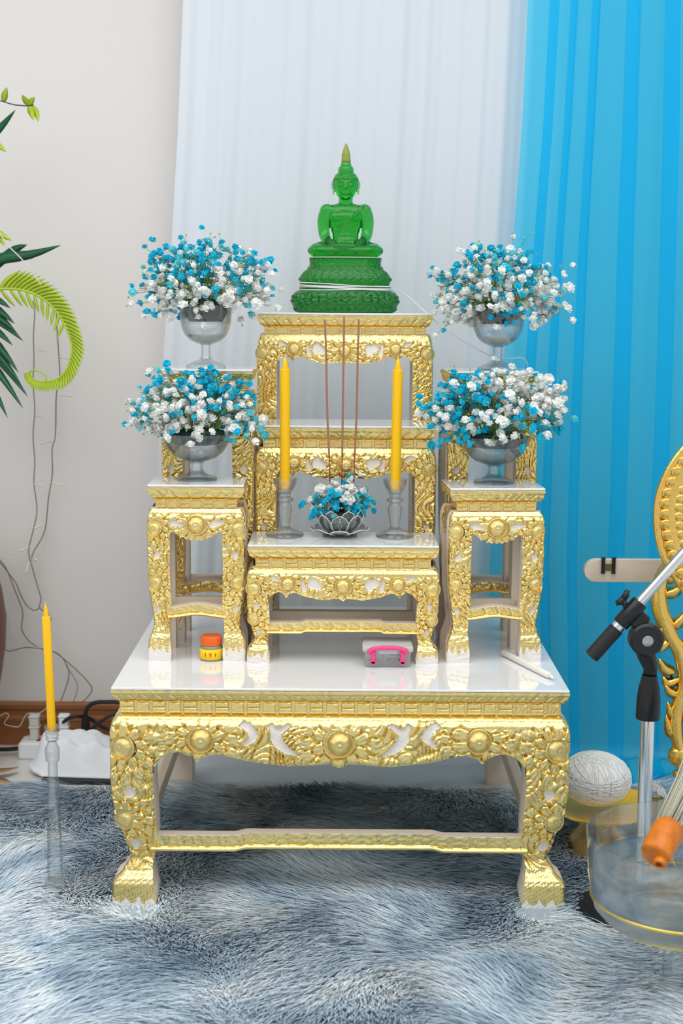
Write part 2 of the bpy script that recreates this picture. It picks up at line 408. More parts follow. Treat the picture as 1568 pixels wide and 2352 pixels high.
# white backdrop: hangs at the wall, flares a little and runs out over the floor under the table
def white_curtain():
    nc, nr = 640, 150
    s = np.linspace(0, 1, nc)[None, :]; v = np.linspace(0, 1, nr)[:, None]
    L = 2.62+.30                                        # drop, then the run on the floor
    d = v*L; top = 2.62
    hang = np.clip(d, 0, top-.03); run = np.clip(d-(top-.03), 0, 9)
    z = top-hang-.028*(1-np.exp(-run/.03)) + .002
    kx = [(at(x, y, 3.46).x, top-at(x, y, 3.46).z) for x, y in ((422, 0), (410, 300), (393, 600), (376, 820), (352, 1300), (330, 1600))]
    xl = np.interp(hang, [0]+[q[1] for q in kx], [-.375]+[q[0] for q in kx])
    xr = 1.25+0*xl
    X = xl+(xr-xl)*s
    ph = s*1.75
    fold = (.008*np.sin(2*PI*(5*ph+.3*np.sin(5*ph)))+.0026*np.sin(2*PI*(13*ph+.35*np.sin(7*ph+1)))+.0009*np.sin(2*PI*(31*ph+.5*np.sin(9*ph))))
    amp = np.interp(hang, [0, 1.2, 2.6], [.75, .85, 1.3])
    edge = sstep(0, .03, s)
    Y = 3.465+fold*amp-.02*(1-edge)
    run = run*(1-sstep(.33, .46, X)*.9)
    Y = Y-run*.95
    ripple = .012*np.abs(np.sin(9*X+3*run*9+1.2*np.sin(7*X)))*np.clip(run/.1, 0, 1)
    Z = z+ripple*1.2
    X = X+.02*np.sin(20*run+3*s)*np.clip(run*6, 0, 1)
    o = sheet('curtain', X, Y, Z, M['white_sheer'])
    return tag(o, 'white sheer curtain hanging behind the green statue', 'curtain')
white_curtain()
# blue backdrop: deep pleats that fold back on themselves, so that two or three layers overlap
def blue_curtain():
    rs = np.random.default_rng(11)
    # plan of the pleats: forward, back, forward ...
    xs = [0.0]; ys = [0.0]; x = 0.0
    while x < 1.30:
        a = rs.uniform(.07, .15); b = a*rs.uniform(.2, .38)
        d = rs.uniform(.010, .026)
        xs += [x+a*.5, x+a, x+a-b*.5, x+a-b]; ys += [-d*.4, -d*.1, d*.5, d*.15]
        x += a-b
    P = [Vector((p, q, 0)) for p, q in zip(xs, ys)]
    C = spline(P, 5); cx = np.array([p.x for p in C]); cy = np.array([p.y for p in C])
    cx = (cx-cx[0])
    nr = 90
    top = 2.62; v = np.linspace(0, 1, nr)[:, None]
    L = top+.16; d = v*L
    hang = np.clip(d, 0, top-.03); run = np.clip(d-(top-.03), 0, 9)
    Z = top-hang-.026*(1-np.exp(-run/.03))+.004+0*cx
    kx = [(at(x, y, 3.40).x, top-at(x, y, 3.40).z) for x, y in ((1200, 0), (1190, 300), (1176, 560), (1166, 760), (1135, 1300), (1130, 1700))]
    xl = np.interp(hang, [0]+[q[1] for q in kx], [.435]+[q[0] for q in kx])
    k = np.interp(hang, [0, 2.62], [.92, 1.06])
    X = xl+cx[None, :]*k+.012*np.sin(2.3*hang+cx[None, :]*9)
    Y = 3.395+cy[None, :]*np.interp(hang, [0, 2.62], [.8, 1.25])+.006*np.sin(3.1*hang+7*cx[None, :])-run*.8
    low = np.clip((hang-2.15)/.45, 0, 1)
    Y = Y-.02*low*np.abs(np.sin(9*cx[None, :]+2*hang))
    Z = Z+.035*np.clip(run/.08, 0, 1)*np.abs(np.sin(11*X+9*run))
    o = sheet('curtain', X, Y, Z, M['blue_sheer'])
    return tag(o, 'bright blue sheer curtain in pleats on the right', 'curtain')
blue_curtain()

# ------------------------------------------------------------------ shag rug
RUG = thing('shag_rug', 'fluffy blue grey and white shag rug under the altar', 'rug', (0, 2.4, 0))
mb = MB(); mb.box((0, -.05, .004), (2.7, 1.60, .008)); mb.build('rug_backing', mat('rug_backing', (.34, .41, .48), .9), RUG, smooth=False)
def fur():
    n = 300000
    R = RNG
    x = R.uniform(-.98, .98, n); y = R.uniform(1.72, 3.19, n)
    y = np.where(y > 3.12, y-.06*np.abs(np.sin(9*x))*R.random(n), y)
    # keep clear of things that stand on the backing
    for bx, by, br in CLEAR:
        ok = (x-bx)**2+(y-by)**2 > br*br; x, y = x[ok], y[ok]
    n = len(x)
    flat = np.ones(n)
    for bx, by, br in FLAT: flat = np.minimum(flat, .12+.88*sstep(br*.75, br*1.9, np.hypot(x-bx, y-by)))
    ang = 1.25*wob(x, y, 4.5, 3)+.55*wob(x, y, 13, 4)+R.normal(0, .19, n)-PI/2
    ln = R.uniform(.040, .062, n)*(1+.15*wob(x, y, 9, 5)); up = np.clip(.46+.10*wob(x, y, 12, 8)+R.normal(0, .08, n), .22, .9)
    wd = R.uniform(.0010, .0021, n)
    dx, dy = np.cos(ang), np.sin(ang)
    # clump the tips
    T = np.array([0, .35, .7, 1.0]); Vs = []
    sx, sy = -dy, dx
    cl = R.normal(0, .004, (2, n))
    for k, t in enumerate(T):
        hor = ln*(t*.45+.55*t*t)*np.sqrt(1-up*up)*1.15
        ver = (ln*up*(t*1.25-.35*t*t))*flat+.005
        px = x+dx*hor+cl[0]*t*t; py = y+dy*hor+cl[1]*t*t; pz = ver
        ww = wd*(1, .95, .7, 0)[k]
        if k < 3:
            Vs += [np.stack([px-sx*ww, py-sy*ww, pz], -1), np.stack([px+sx*ww, py+sy*ww, pz+.0002], -1)]
        else: Vs += [np.stack([px, py, pz], -1)]
    V = np.stack(Vs, 1)                                   # n,7,3
    V[..., 1] -= 2.4
    base = (np.arange(n)*7)[:, None]
    tri = np.array([[0, 1, 3], [0, 3, 2], [2, 3, 5], [2, 5, 4], [4, 5, 6]])
    F = (base[:, None, :]+tri[None]).reshape(-1, 3)
    me = bpy.data.meshes.new('pile'); nv, nf = n*7, len(F)
    me.vertices.add(nv); me.vertices.foreach_set('co', V.astype(np.float32).ravel())
    me.loops.add(nf*3); me.loops.foreach_set('vertex_index', F.astype(np.int32).ravel())
    me.polygons.add(nf); me.polygons.foreach_set('loop_start', np.arange(0, nf*3, 3, dtype=np.int32)); me.polygons.foreach_set('loop_total', np.full(nf, 3, dtype=np.int32))
    me.polygons.foreach_set('use_smooth', np.ones(nf, dtype=bool))
    me.update(calc_edges=True)
    tone = np.repeat(R.uniform(.86, 1.12, n), 7)
    a = me.attributes.new('tone', 'FLOAT', 'POINT'); a.data.foreach_set('value', tone.astype(np.float32))
    me.materials.append(M['fur'])
    o = bpy.data.objects.new('pile', me); link(o, RUG); o['kind'] = 'stuff'
    return o
FLAT = [(-.39, 2.53, .045), (.39, 2.53, .045)]
CLEAR = []            # (x, y, radius) filled by the things that stand on the rug; the pile is grown at the end of the script

# ------------------------------------------------------------------ altar tables
def poly_sd(X, Z, P):
    """signed distance to polygon, negative inside"""
    d = np.full(X.shape, 1e9); ins = np.zeros(X.shape, bool); n = len(P)
    for i in range(n):
        ax, az = P[i]; bx, bz = P[(i+1) % n]
        ex, ez = bx-ax, bz-az; t = np.clip(((X-ax)*ex+(Z-az)*ez)/(ex*ex+ez*ez+1e-12), 0, 1)
        d = np.minimum(d, np.hypot(X-ax-t*ex, Z-az-t*ez))
        c = ((az > Z) != (bz > Z)) & (X < (bx-ax)*(Z-az)/(bz-az+1e-12)+ax); ins ^= c
    return np.where(ins, -d, d)

def carve(X, Z, flowers, seed):
    """relief of flowers, petals and leaves: 0 groove .. 1 plateau"""
    s = min(f[2] for f in flowers)
    Xw = X+.22*s*wob(X, Z, 1.1/s, seed); Zw = Z+.22*s*wob(X, Z, 1.1/s, seed+1)
    best = np.full(X.shape, 1e9); TH = np.zeros(X.shape)
    for fx, fz, r in flowers:
        rho = np.hypot(Xw-fx, Zw-fz)/r
        m = rho < best; best = np.where(m, rho, best); TH = np.where(m, np.arctan2(Zw-fz, Xw-fx), TH)
    q = (best-1.18)/1.15; k = np.floor(q); fr = q-k
    npet = 10+4*np.clip(k, 0, 5); a = TH*npet/(2*PI)+.5*(k % 2)+.13*seed
    c = np.abs((a % 1)-.5)*2
    e = (1-.62*c*c)-fr
    h = 1-.95*np.exp(-(e/.13)**2)-.75*np.exp(-((1-c)/.2)**2)*(fr > .05)+.35*fr
    h -= .30*(.5+.5*np.cos(2*PI*3*a))*sstep(.15, .6, fr)
    # leaf scrolls take over away from the flowers
    u = wob(X, Z, .62/s, seed+5); v = wob(X, Z, .62/s, seed+9)
    strokes = np.abs(((u*2.1+.8*v) % 1)-.5)*2
    leaf = 1-.9*np.exp(-((strokes)/.22)**2)-.55*np.exp(-((((v*3.4+u) % 1)-.5)/.12)**2)
    w_ = sstep(2.6, 3.6, best)
    h = h*(1-w_)+leaf*w_
    h = np.where(best < 1.18, -.15+0*h, h)
    h += .07*wob(X, Z, 5/s, seed+20)
    return np.clip(h, -.4, 1.25)

def grid_faces(nr, nc, off=0):
    i = np.arange(nr*nc).reshape(nr, nc)+off
    return np.stack([i[:-1, :-1], i[:-1, 1:], i[1:, 1:], i[1:, :-1]], -1).reshape(-1, 4)

def relief_slab(name, X, Z, Yf, Yb, bare, parent, front_mat, back_mat, side=None):
    """front grid (rows upward, columns left to right) with a plain back and rim"""
    nr, nc = X.shape; n = nr*nc
    Vf = np.stack([X, Yf, Z], -1).reshape(-1, 3); Vb = np.stack([X, Yb+0*X, Z], -1).reshape(-1, 3)
    Ff = grid_faces(nr, nc)                                    # normal towards -y
    i = np.arange(n).reshape(nr, nc)
    rim = np.concatenate([i[0, :], i[1:, -1], i[-1, -2::-1], i[-2:0:-1, 0]])
    # coarse back: rim only plus strips between the two long borders
    Fb = np.stack([i[:-1, 0], i[1:, 0], i[1:, -1], i[:-1, -1]], -1)+n if nr >= nc else np.stack([i[0, :-1], i[-1, :-1], i[-1, 1:], i[0, 1:]], -1)[:, ::1]+n
    r2 = np.roll(rim, -1)
    Fs = np.stack([rim, rim+n, r2+n, r2], -1)[:, ::1]
    F = np.concatenate([Ff, Fb, Fs]); fm = np.concatenate([np.zeros(len(Ff), int), np.ones(len(Fb)+len(Fs), int)])
    o = mesh_obj(name, np.concatenate([Vf, Vb]), F, None, parent, True, mats=[front_mat, back_mat], fmat=fm, attr={'bare': np.concatenate([bare.ravel(), bare.ravel()*0+1])})
    autosmooth(o, 50)
    return o

LEG_T = np.array([0, .07, .126, .15, .185, .24, .35, .48, .64, .80, .90, .945, .975, 1.0])
LEG_O = np.array([.06, .06, .04, -.02, -.20, -.36, -.22, -.02, .05, .04, .05, .02, -.06, -.22])

BOSS = None
def boss_mesh():
    V = MB(); V.lathe([(1.16, -.25), (1.14, .10), (1.02, .16), (.98, .02), (.93, .02), (.90, .20), (.78, .45), (.55, .66), (.30, .76), (.24, .70), (.14, .78), (0, .82)], 28,
                      mod=lambda q, i, z: 1+(.05*math.cos(9*q) if 5 <= i <= 7 else 0), ax=Matrix.Rotation(PI/2, 4, 'X'))
    me = bpy.data.meshes.new('flower_boss'); me.from_pydata(V.V, [], V.F); me.materials.append(M['gold_plain'])
    me.polygons.foreach_set('use_smooth', [True]*len(me.polygons)); return me

def altar_table(label, W, H, D, loc, rz, kind, legw, cor, frz, apr, seed, oscale=1.0, res=.0016, strh=(.30, .39)):
    global BOSS
    if BOSS is None: BOSS = boss_mesh()
    T = thing('altar_table', label, 'table', loc, rz, 'gilded tables of the altar set')
    hw, hd = W/2, D/2; tt = .0045
    # white top
    mb = MB(); mb.box((0, 0, H-tt/2), (W-.001, D-.001, tt), .0008); mb.build('table_top', M['white_top'], T, smooth=False)
    zc = H-tt; zf = zc-cor; za = zf-frz                       # cornice foot, frieze foot
    # cornice: flat fillet, then a leaf-carved ovolo running in to the frieze; four mitred sides
    inset = .30*cor+.006
    def side_grid(half, nc, nr, carved):
        v = np.linspace(0, 1, nr)[:, None]; t = np.linspace(-1, 1, nc)[None, :]
        off = np.interp(v, [0, .02, .24, .28, .34, .55, .75, .9, .96, 1], [-.0, .0, .0, -.001, -.0015, -.0025, -.35*inset, -.72*inset, -.98*inset, -inset])
        al = t*(half+off)
        g = 0*al
        if carved:
            p = .026; sk = np.sign(al)
            ph = (np.abs(al)/p+.55*np.sin((v-.3)*PI*.75)) % 1
            m_ = sstep(.30, .40, v)*(1-sstep(.93, .98, v))
            g = m_*(.0030*np.exp(-(np.minimum(ph, 1-ph)/.09)**2)+.0007*np.sin(ph*PI))
            g = g+.0003*wob(al, v*.03, 260, seed+3)
        return al, off-g+0*al, zc-v*cor+0*al
    allV = []; allF = []; k = 0
    for sd, (half, dep) in enumerate(((hw, hd), (hd, hw), (hw, hd), (hd, hw))):
        nc = max(40, int(2*half/(res*1.25))) if sd == 0 else 40
        al, off, Zg = side_grid(half, nc, 26 if sd == 0 else 14, sd in (0, 1, 3))
        dd = -(dep+off)
        if sd == 0: X, Y = al, dd
        elif sd == 1: X, Y = -dd, al
        elif sd == 2: X, Y = -al, -dd
        else: X, Y = dd, -al
        allV.append(np.stack([X, Y, Zg], -1).reshape(-1, 3)); nr_ = X.shape[0]
        allF.append(grid_faces(nr_, nc, k)[:, ::-1]); k += nr_*nc
    o = mesh_obj('cornice', np.concatenate(allV), np.concatenate(allF), M['gold_plain'], T); autosmooth(o, 60)
    # frieze core and its row of blocks
    fi = inset+.0008
    mb = MB(); mb.box((0, 0, (zf+za)/2), (W-2*fi, D-2*fi, frz+.004)); mb.build('frieze', M['gold_plain'], T, smooth=False)
    nb = max(7, int(round(W/.030))); pitch = (W-2*fi)/nb
    b1 = MB(); b1.box((0, 0, frz*.26), (pitch*.90, .008, frz*.42), .0012); b1.box((0, 0, -frz*.24), (pitch*.90, .007, frz*.38), .0012); me1 = b1.build('frieze_block', M['gold_plain'], T, smooth=False)
    b2 = MB(); b2.box((0, 0, 0), (pitch*.80, .0088, frz*.86), .001); me2 = b2.build('frieze_block', M['gold_plain'], T, smooth=False)
    for i in range(nb):
        x = -hw+fi+pitch*(i+.5); q = (-hd+fi-.0016)
        src = me1 if i % 2 == 0 else me2
        if i < 2: src.location = (x, q, (zf+za)/2)
        else: share('frieze_block', src.data, T, (x, q, (zf+za)/2), (0, 0, 0), (random.uniform(.92, 1.02), 1, 1))
    # front: apron and legs share one relief
    xi = hw-legw
    def oprof(z): return smooth_interp(z/za, LEG_T, LEG_O)*legw*oscale
    if kind == 'wide':
        ku = [0, .03, .055, .27, .45, .67, .735, .767, .80, .86, 1.0]; kv = [1.03, .99, .95, 1.0, .93, .77, .83, .94, .82, .74, .74]
    else:
        ku = [0, .12, .2, .3, .38, .5, .62, .72, .86, 1.0]; kv = [1.0, .96, 1.0, .94, .97, .88, .90, .80, .72, .70]
    fil = legw*(.55 if kind == 'wide' else .18)
    def bot(x):
        b = za-apr*smooth_interp(np.abs(x)/xi, ku, kv)
        e = xi-np.abs(x); q = np.clip(fil-e, 0, fil)
        return b-(fil-np.sqrt(np.maximum(fil*fil-q*q, 0)))*(1.0)
    if kind == 'wide':
        r = apr*.225
        fl = [(0, za-apr*.56, r*1.08), (-.745*xi, za-apr*.50, r), (.745*xi, za-apr*.50, r)]
        fl += [(s*(hw-legw*.24), za-apr*.66, r) for s in (-1, 1)]
        lowz = za*.455
        fl += [(s*(hw-legw*.26), lowz, r*.80) for s in (-1, 1)]
    else:
        r = apr*.26
        fl = [(0, za-apr*.50, r*1.12)]+[(s*(hw-legw*.27), za-apr*.62, r*.85) for s in (-1, 1)]+[(s*(hw-legw*.29), za*.52, r*.8) for s in (-1, 1)]
    amp = .0056 if W > .6 else .0040
    # bare patches
    pol = []
    def tear(cx, cz, a, b, rot):
        P = []
        for i in range(12):
            q = 2*PI*i/12; rr = 1+.28*math.cos(2*q)+.16*math.cos(3*q+rot); x = a*rr*math.cos(q); z = b*rr*math.sin(q)
            P.append((cx+x*math.cos(rot)-z*math.sin(rot), cz+x*math.sin(rot)+z*math.cos(rot)))
        return P
    for s in (-1, 1):
        if kind == 'wide' and W > .6:
            pol.append([(s*x_, z_) for x_, z_ in [(.178, .363), (.166, .361), (.158, .352), (.150, .338), (.156, .327), (.170, .317), (.183, .318), (.174, .325), (.167, .334), (.171, .345), (.186, .356)]])
            pol.append([(s*x_, z_) for x_, z_ in [(.132, .358), (.124, .361), (.118, .352), (.108, .352), (.096, .361), (.089, .357), (.100, .347), (.108, .340), (.104, .327), (.093, .314), (.074, .301), (.082, .299), (.100, .303), (.118, .315), (.128, .331), (.127, .344)]])
        elif kind == 'wide':
            pol.append(tear(s*hw*.30, za-apr*.50, apr*.19, apr*.22, .5*s)); pol.append([(s*x_*hw, za-apr*z_) for x_, z_ in [(.40, .28), (.44, .40), (.43, .72), (.39, .78), (.375, .60), (.41, .45)]])
            pol.append(tear(s*hw*.71, za-apr*.33, apr*.13, apr*.10, .3*s))
        else:
            pol.append(tear(s*hw*.42, za-apr*.46, apr*.20, apr*.12, .25*s))
        pol.append(tear(s*(hw-legw*.42), za*(.60 if kind == 'wide' else .70), legw*.10, legw*(.19 if kind == 'wide' else .24), .5*s))
        pol.append(tear(s*(hw-legw*(.5 if kind == 'wide' else .42)), za*(.315 if kind == 'wide' else .34), legw*.09, legw*(.19 if kind == 'wide' else .22), -.5*s))
    def relief(X, Z):
        h = carve(X, Z, fl, seed)
        body = 1-sstep(za-apr*.28, za-apr*.15, Z+.06*apr*wob(X, 0*Z, 2.2/apr, seed+31))
        foot = sstep(za*.17, za*.22, Z)
        h = h*body*foot+.6*(1-body)+.55*(1-foot)*(1+.25*wob(X, Z, 900, seed+40))
        sd = np.full(X.shape, 1e9)
        for P in pol: sd = np.minimum(sd, poly_sd(X, Z, P))
        bare = 1-sstep(-.0012, .0012, sd)
        h = h*(1-bare)-.55*bare
        # claws: the leaf ends in points above the bare paw
        ang = X/(legw*.30)
        tip = za*.055+za*.055*np.abs(((ang) % 1)-.5)*2+.004*wob(X, Z, 300, seed+50)
        pawz = tip if W < .6 else tip*.55
        paw = 1-sstep(-.0015, .0015, Z-pawz)
        return h, np.maximum(bare, paw)
    nc = int(2*xi/res); nr = max(24, int(apr*1.0/res))
    t = np.linspace(-1, 1, nc)[None, :]; v = np.linspace(0, 1, nr)[:, None]
    X = t*xi+0*v; B = bot(X); Z = B+(za-B)*v
    h, bare = relief(X, Z)
    lip = .5*sstep(0, .006, Z-B)+.5
    Yf = -hd-oprof(Z)-(h*lip)*amp+.002
    relief_slab('apron', X, Z, Yf, -hd+.022, bare, T, M['gold'], M['cream'])
    for s in (-1, 1):
        nr = int(za/res/1.1); nc = max(24, int(legw/res))
        v = np.linspace(0, 1, nr)[:, None]; t = np.linspace(0, 1, nc)[None, :]
        z = v*za; out = hw+oprof(z)
        inn = xi+legw*np.interp(z/za, [0, .06, .12, .2, .3, .36, .5, .66, .78, 1], [-.0, -.03, .04, .10, .03, -.03, 0.0, .03, 0, 0])*(1 if kind == 'wide' else .7)
        inn = np.where(z > za-apr*.78, xi, inn)
        A = inn+(out-inn)*t
        X = A if s > 0 else -A[:, ::-1]
        Z = z+0*X
        h, bare = relief(X, Z)
        eo = np.clip((hw+oprof(Z))-np.abs(X), 0, 1); re = legw*.13
        rnd = re-np.sqrt(np.maximum(re*re-np.clip(re-eo, 0, re)**2, 0))
        ei = np.clip(np.abs(X)-(xi-.1*legw), 0, 1)
        Yf = -hd-oprof(Z)-h*amp+.002+rnd
        relief_slab('leg', X, Z, Yf, -hd+legw*.85, bare, T, M['gold'], M['cream'])
        # rear leg, plain
        nr2 = 36; z2 = np.linspace(0, 1, nr2)[:, None]*za; t2 = np.linspace(0, 1, 5)[None, :]
        o2 = oprof(z2); A = xi+(hw+o2-xi)*t2; X = A if s > 0 else -A[:, ::-1]; Z = z2+0*X
        relief_slab('leg', X, Z, hd-legw*.85+0*X, hd+o2+0*X, 1+0*X, T, M['cream'], M['cream'])
    for fx, fz, r_ in fl:
        o_ = float(oprof(np.array([fz]))[0])
        e = share('flower_boss', BOSS, T, (fx, -hd-o_+(.0045 if abs(fx) > hw-legw else .001), fz), (0, 0, 0), (r_, r_*(.9 if abs(fx) < xi else .6), r_))
        if abs(fx) > xi: e.rotation_euler = (0, 0, math.copysign(.35, fx))
    # side and rear aprons, with a plain lower edge
    for s in (-1, 1):
        for wd, half, ax in ((0.02, hd-legw*.8, 'x'), (.02, hw-legw*.8, 'y')):
            if ax == 'y' and s < 0: continue
            t = np.linspace(-1, 1, 60)[None, :]; v = np.linspace(0, 1, 14)[:, None]
            a = t*half+0*v; b_ = za-apr*(.72+.1*np.cos(a/half*PI*2)); Zs = b_+(za-b_)*v
            off = smooth_interp(Zs/za, LEG_T, LEG_O)*legw*oscale+.0012*wob(a, Zs, 330, seed+60)
            V1 = np.stack([a, -(0*a), Zs], -1); nr, nc = a.shape
            if ax == 'x': P1 = np.stack([s*(hw+off), a, Zs], -1); P2 = np.stack([s*(hw-.02)+0*a, a, Zs], -1)
            else: P1 = np.stack([a, hd+off, Zs], -1); P2 = np.stack([a, hd-.02+0*a, Zs], -1)
            F1 = grid_faces(nr, nc); F2 = grid_faces(nr, nc, nr*nc)[:, ::-1]
            flip = (ax == 'x' and s < 0) or ax == 'y'
            if flip: F1, F2 = F1[:, ::-1], F2[:, ::-1]
            i = np.arange(nr*nc).reshape(nr, nc); low = np.stack([i[0, :-1], i[0, 1:], i[0, 1:]+nr*nc, i[0, :-1]+nr*nc], -1)
            F = np.concatenate([F1, F2, low]); fm = np.array([0]*len(F1)+[1]*(len(F2)+len(low)))
            mesh_obj('apron', np.concatenate([P1.reshape(-1, 3), P2.reshape(-1, 3)]), F, None, T, True, mats=[M['gold_plain'], M['cream']], fmat=fm)
    # stretchers
    s0, s1 = za*strh[0], za*strh[1]
    nc = int(2*xi/res/1.3); nr = 20; t = np.linspace(-1, 1, nc)[None, :]; v = np.linspace(0, 1, nr)[:, None]
    ex = xi+legw*.12
    X = t*ex+0*v
    lift = (s1-s0)*.16*(1-sstep(.50, .58, np.abs(X)/xi)) if kind == 'wide' else (s1-s0)*.13*np.cos(np.clip(X/xi, -1, 1)*PI*.9)
    Z = s0+(s1-s0)*v+lift
    p = .034 if W > .6 else .026
    ph = (X/p+.35*v) % 1
    g = np.exp(-((ph-.5)/.10)**2)*(v > .35)*(v < .95)*.8+.9*np.exp(-((v-.30)/.05)**2)+.25*wob(X, Z, 500, seed+70)*(v > .3)
    ins_ = legw*.22*oscale
    Yf = -hd+ins_+.0022*g*(W > .6 and 1 or .8)+.004*(v > .3)*0-.004*np.sin(PI*np.clip(v/.3, 0, 1))
    relief_slab('stretcher', X, Z, Yf, -hd+ins_+.024, sstep(.965, .985, v)+0*X, T, M['gold'], M['cream'])
    mb = MB(); mb.box((0, hd-.02-ins_, (s0+s1)/2-.01*H), (2*ex, .018, (s1-s0)), .002); mb.build('stretcher', M['cream'], T, smooth=False)
    for s in (-1, 1):
        mb = MB(); mb.box((s*(hw-legw*.55), 0, (s0+s1)/2-.004), (.02, D-legw*1.5, (s1-s0)*.95), .002); mb.build('stretcher', M['cream'], T, smooth=False)
    return T

ZD = .426
altar_table('large low gilded base table standing on the shag rug', .842, ZD, .72, (0, 2.531+.36, 0), 0, 'wide', .078, .0245, .020, .097, 1, 1.0, .0017, (.28, .365))
small = dict(legw=.042, cor=.026, frz=.016)
altar_table('low front gilded table holding two candlesticks and lotus bowl', .372, .235, .165, (.004, 2.72+.0825, ZD), 0, 'wide', apr=.062, seed=2, oscale=.8, res=.0013, strh=(.30, .42), **small)
altar_table('middle gilded table right behind the two yellow candles', .369, .452, .165, (.008, 2.897+.0825, ZD), 0, 'wide', apr=.062, seed=3, oscale=.7, res=.0014, strh=(.27, .33), **small)
altar_table('tallest gilded table carrying the green statue', .378, .679, .15, (.005, 3.08+.075, ZD), 0, 'wide', apr=.062, seed=4, oscale=.6, res=.0014, strh=(.2, .24), **small)
sm2 = dict(legw=.043, cor=.026, frz=.017, apr=.062)
altar_table('shorter gilded side table behind the balm jar, left', .188, .350, .14, (-.284, 2.73+.07, ZD), math.radians(1.2), 'tall', seed=5, oscale=.62, res=.0013, strh=(.29, .365), **sm2)
altar_table('shorter gilded side table beside the white candle, right', .186, .347, .14, (.299, 2.735+.07, ZD), math.radians(3.5), 'tall', seed=6, oscale=.62, res=.0013, strh=(.29, .365), **sm2)
altar_table('taller gilded side table at the left rear', .186, .566, .14, (-.274, 2.885+.07, ZD), 0, 'tall', seed=7, oscale=.5, res=.0014, strh=(.20, .245), **sm2)
altar_table('taller gilded side table at the right rear', .184, .565, .14, (.304, 2.90+.07, ZD), math.radians(3.5), 'tall', seed=8, oscale=.5, res=.0014, strh=(.20, .245), **sm2)

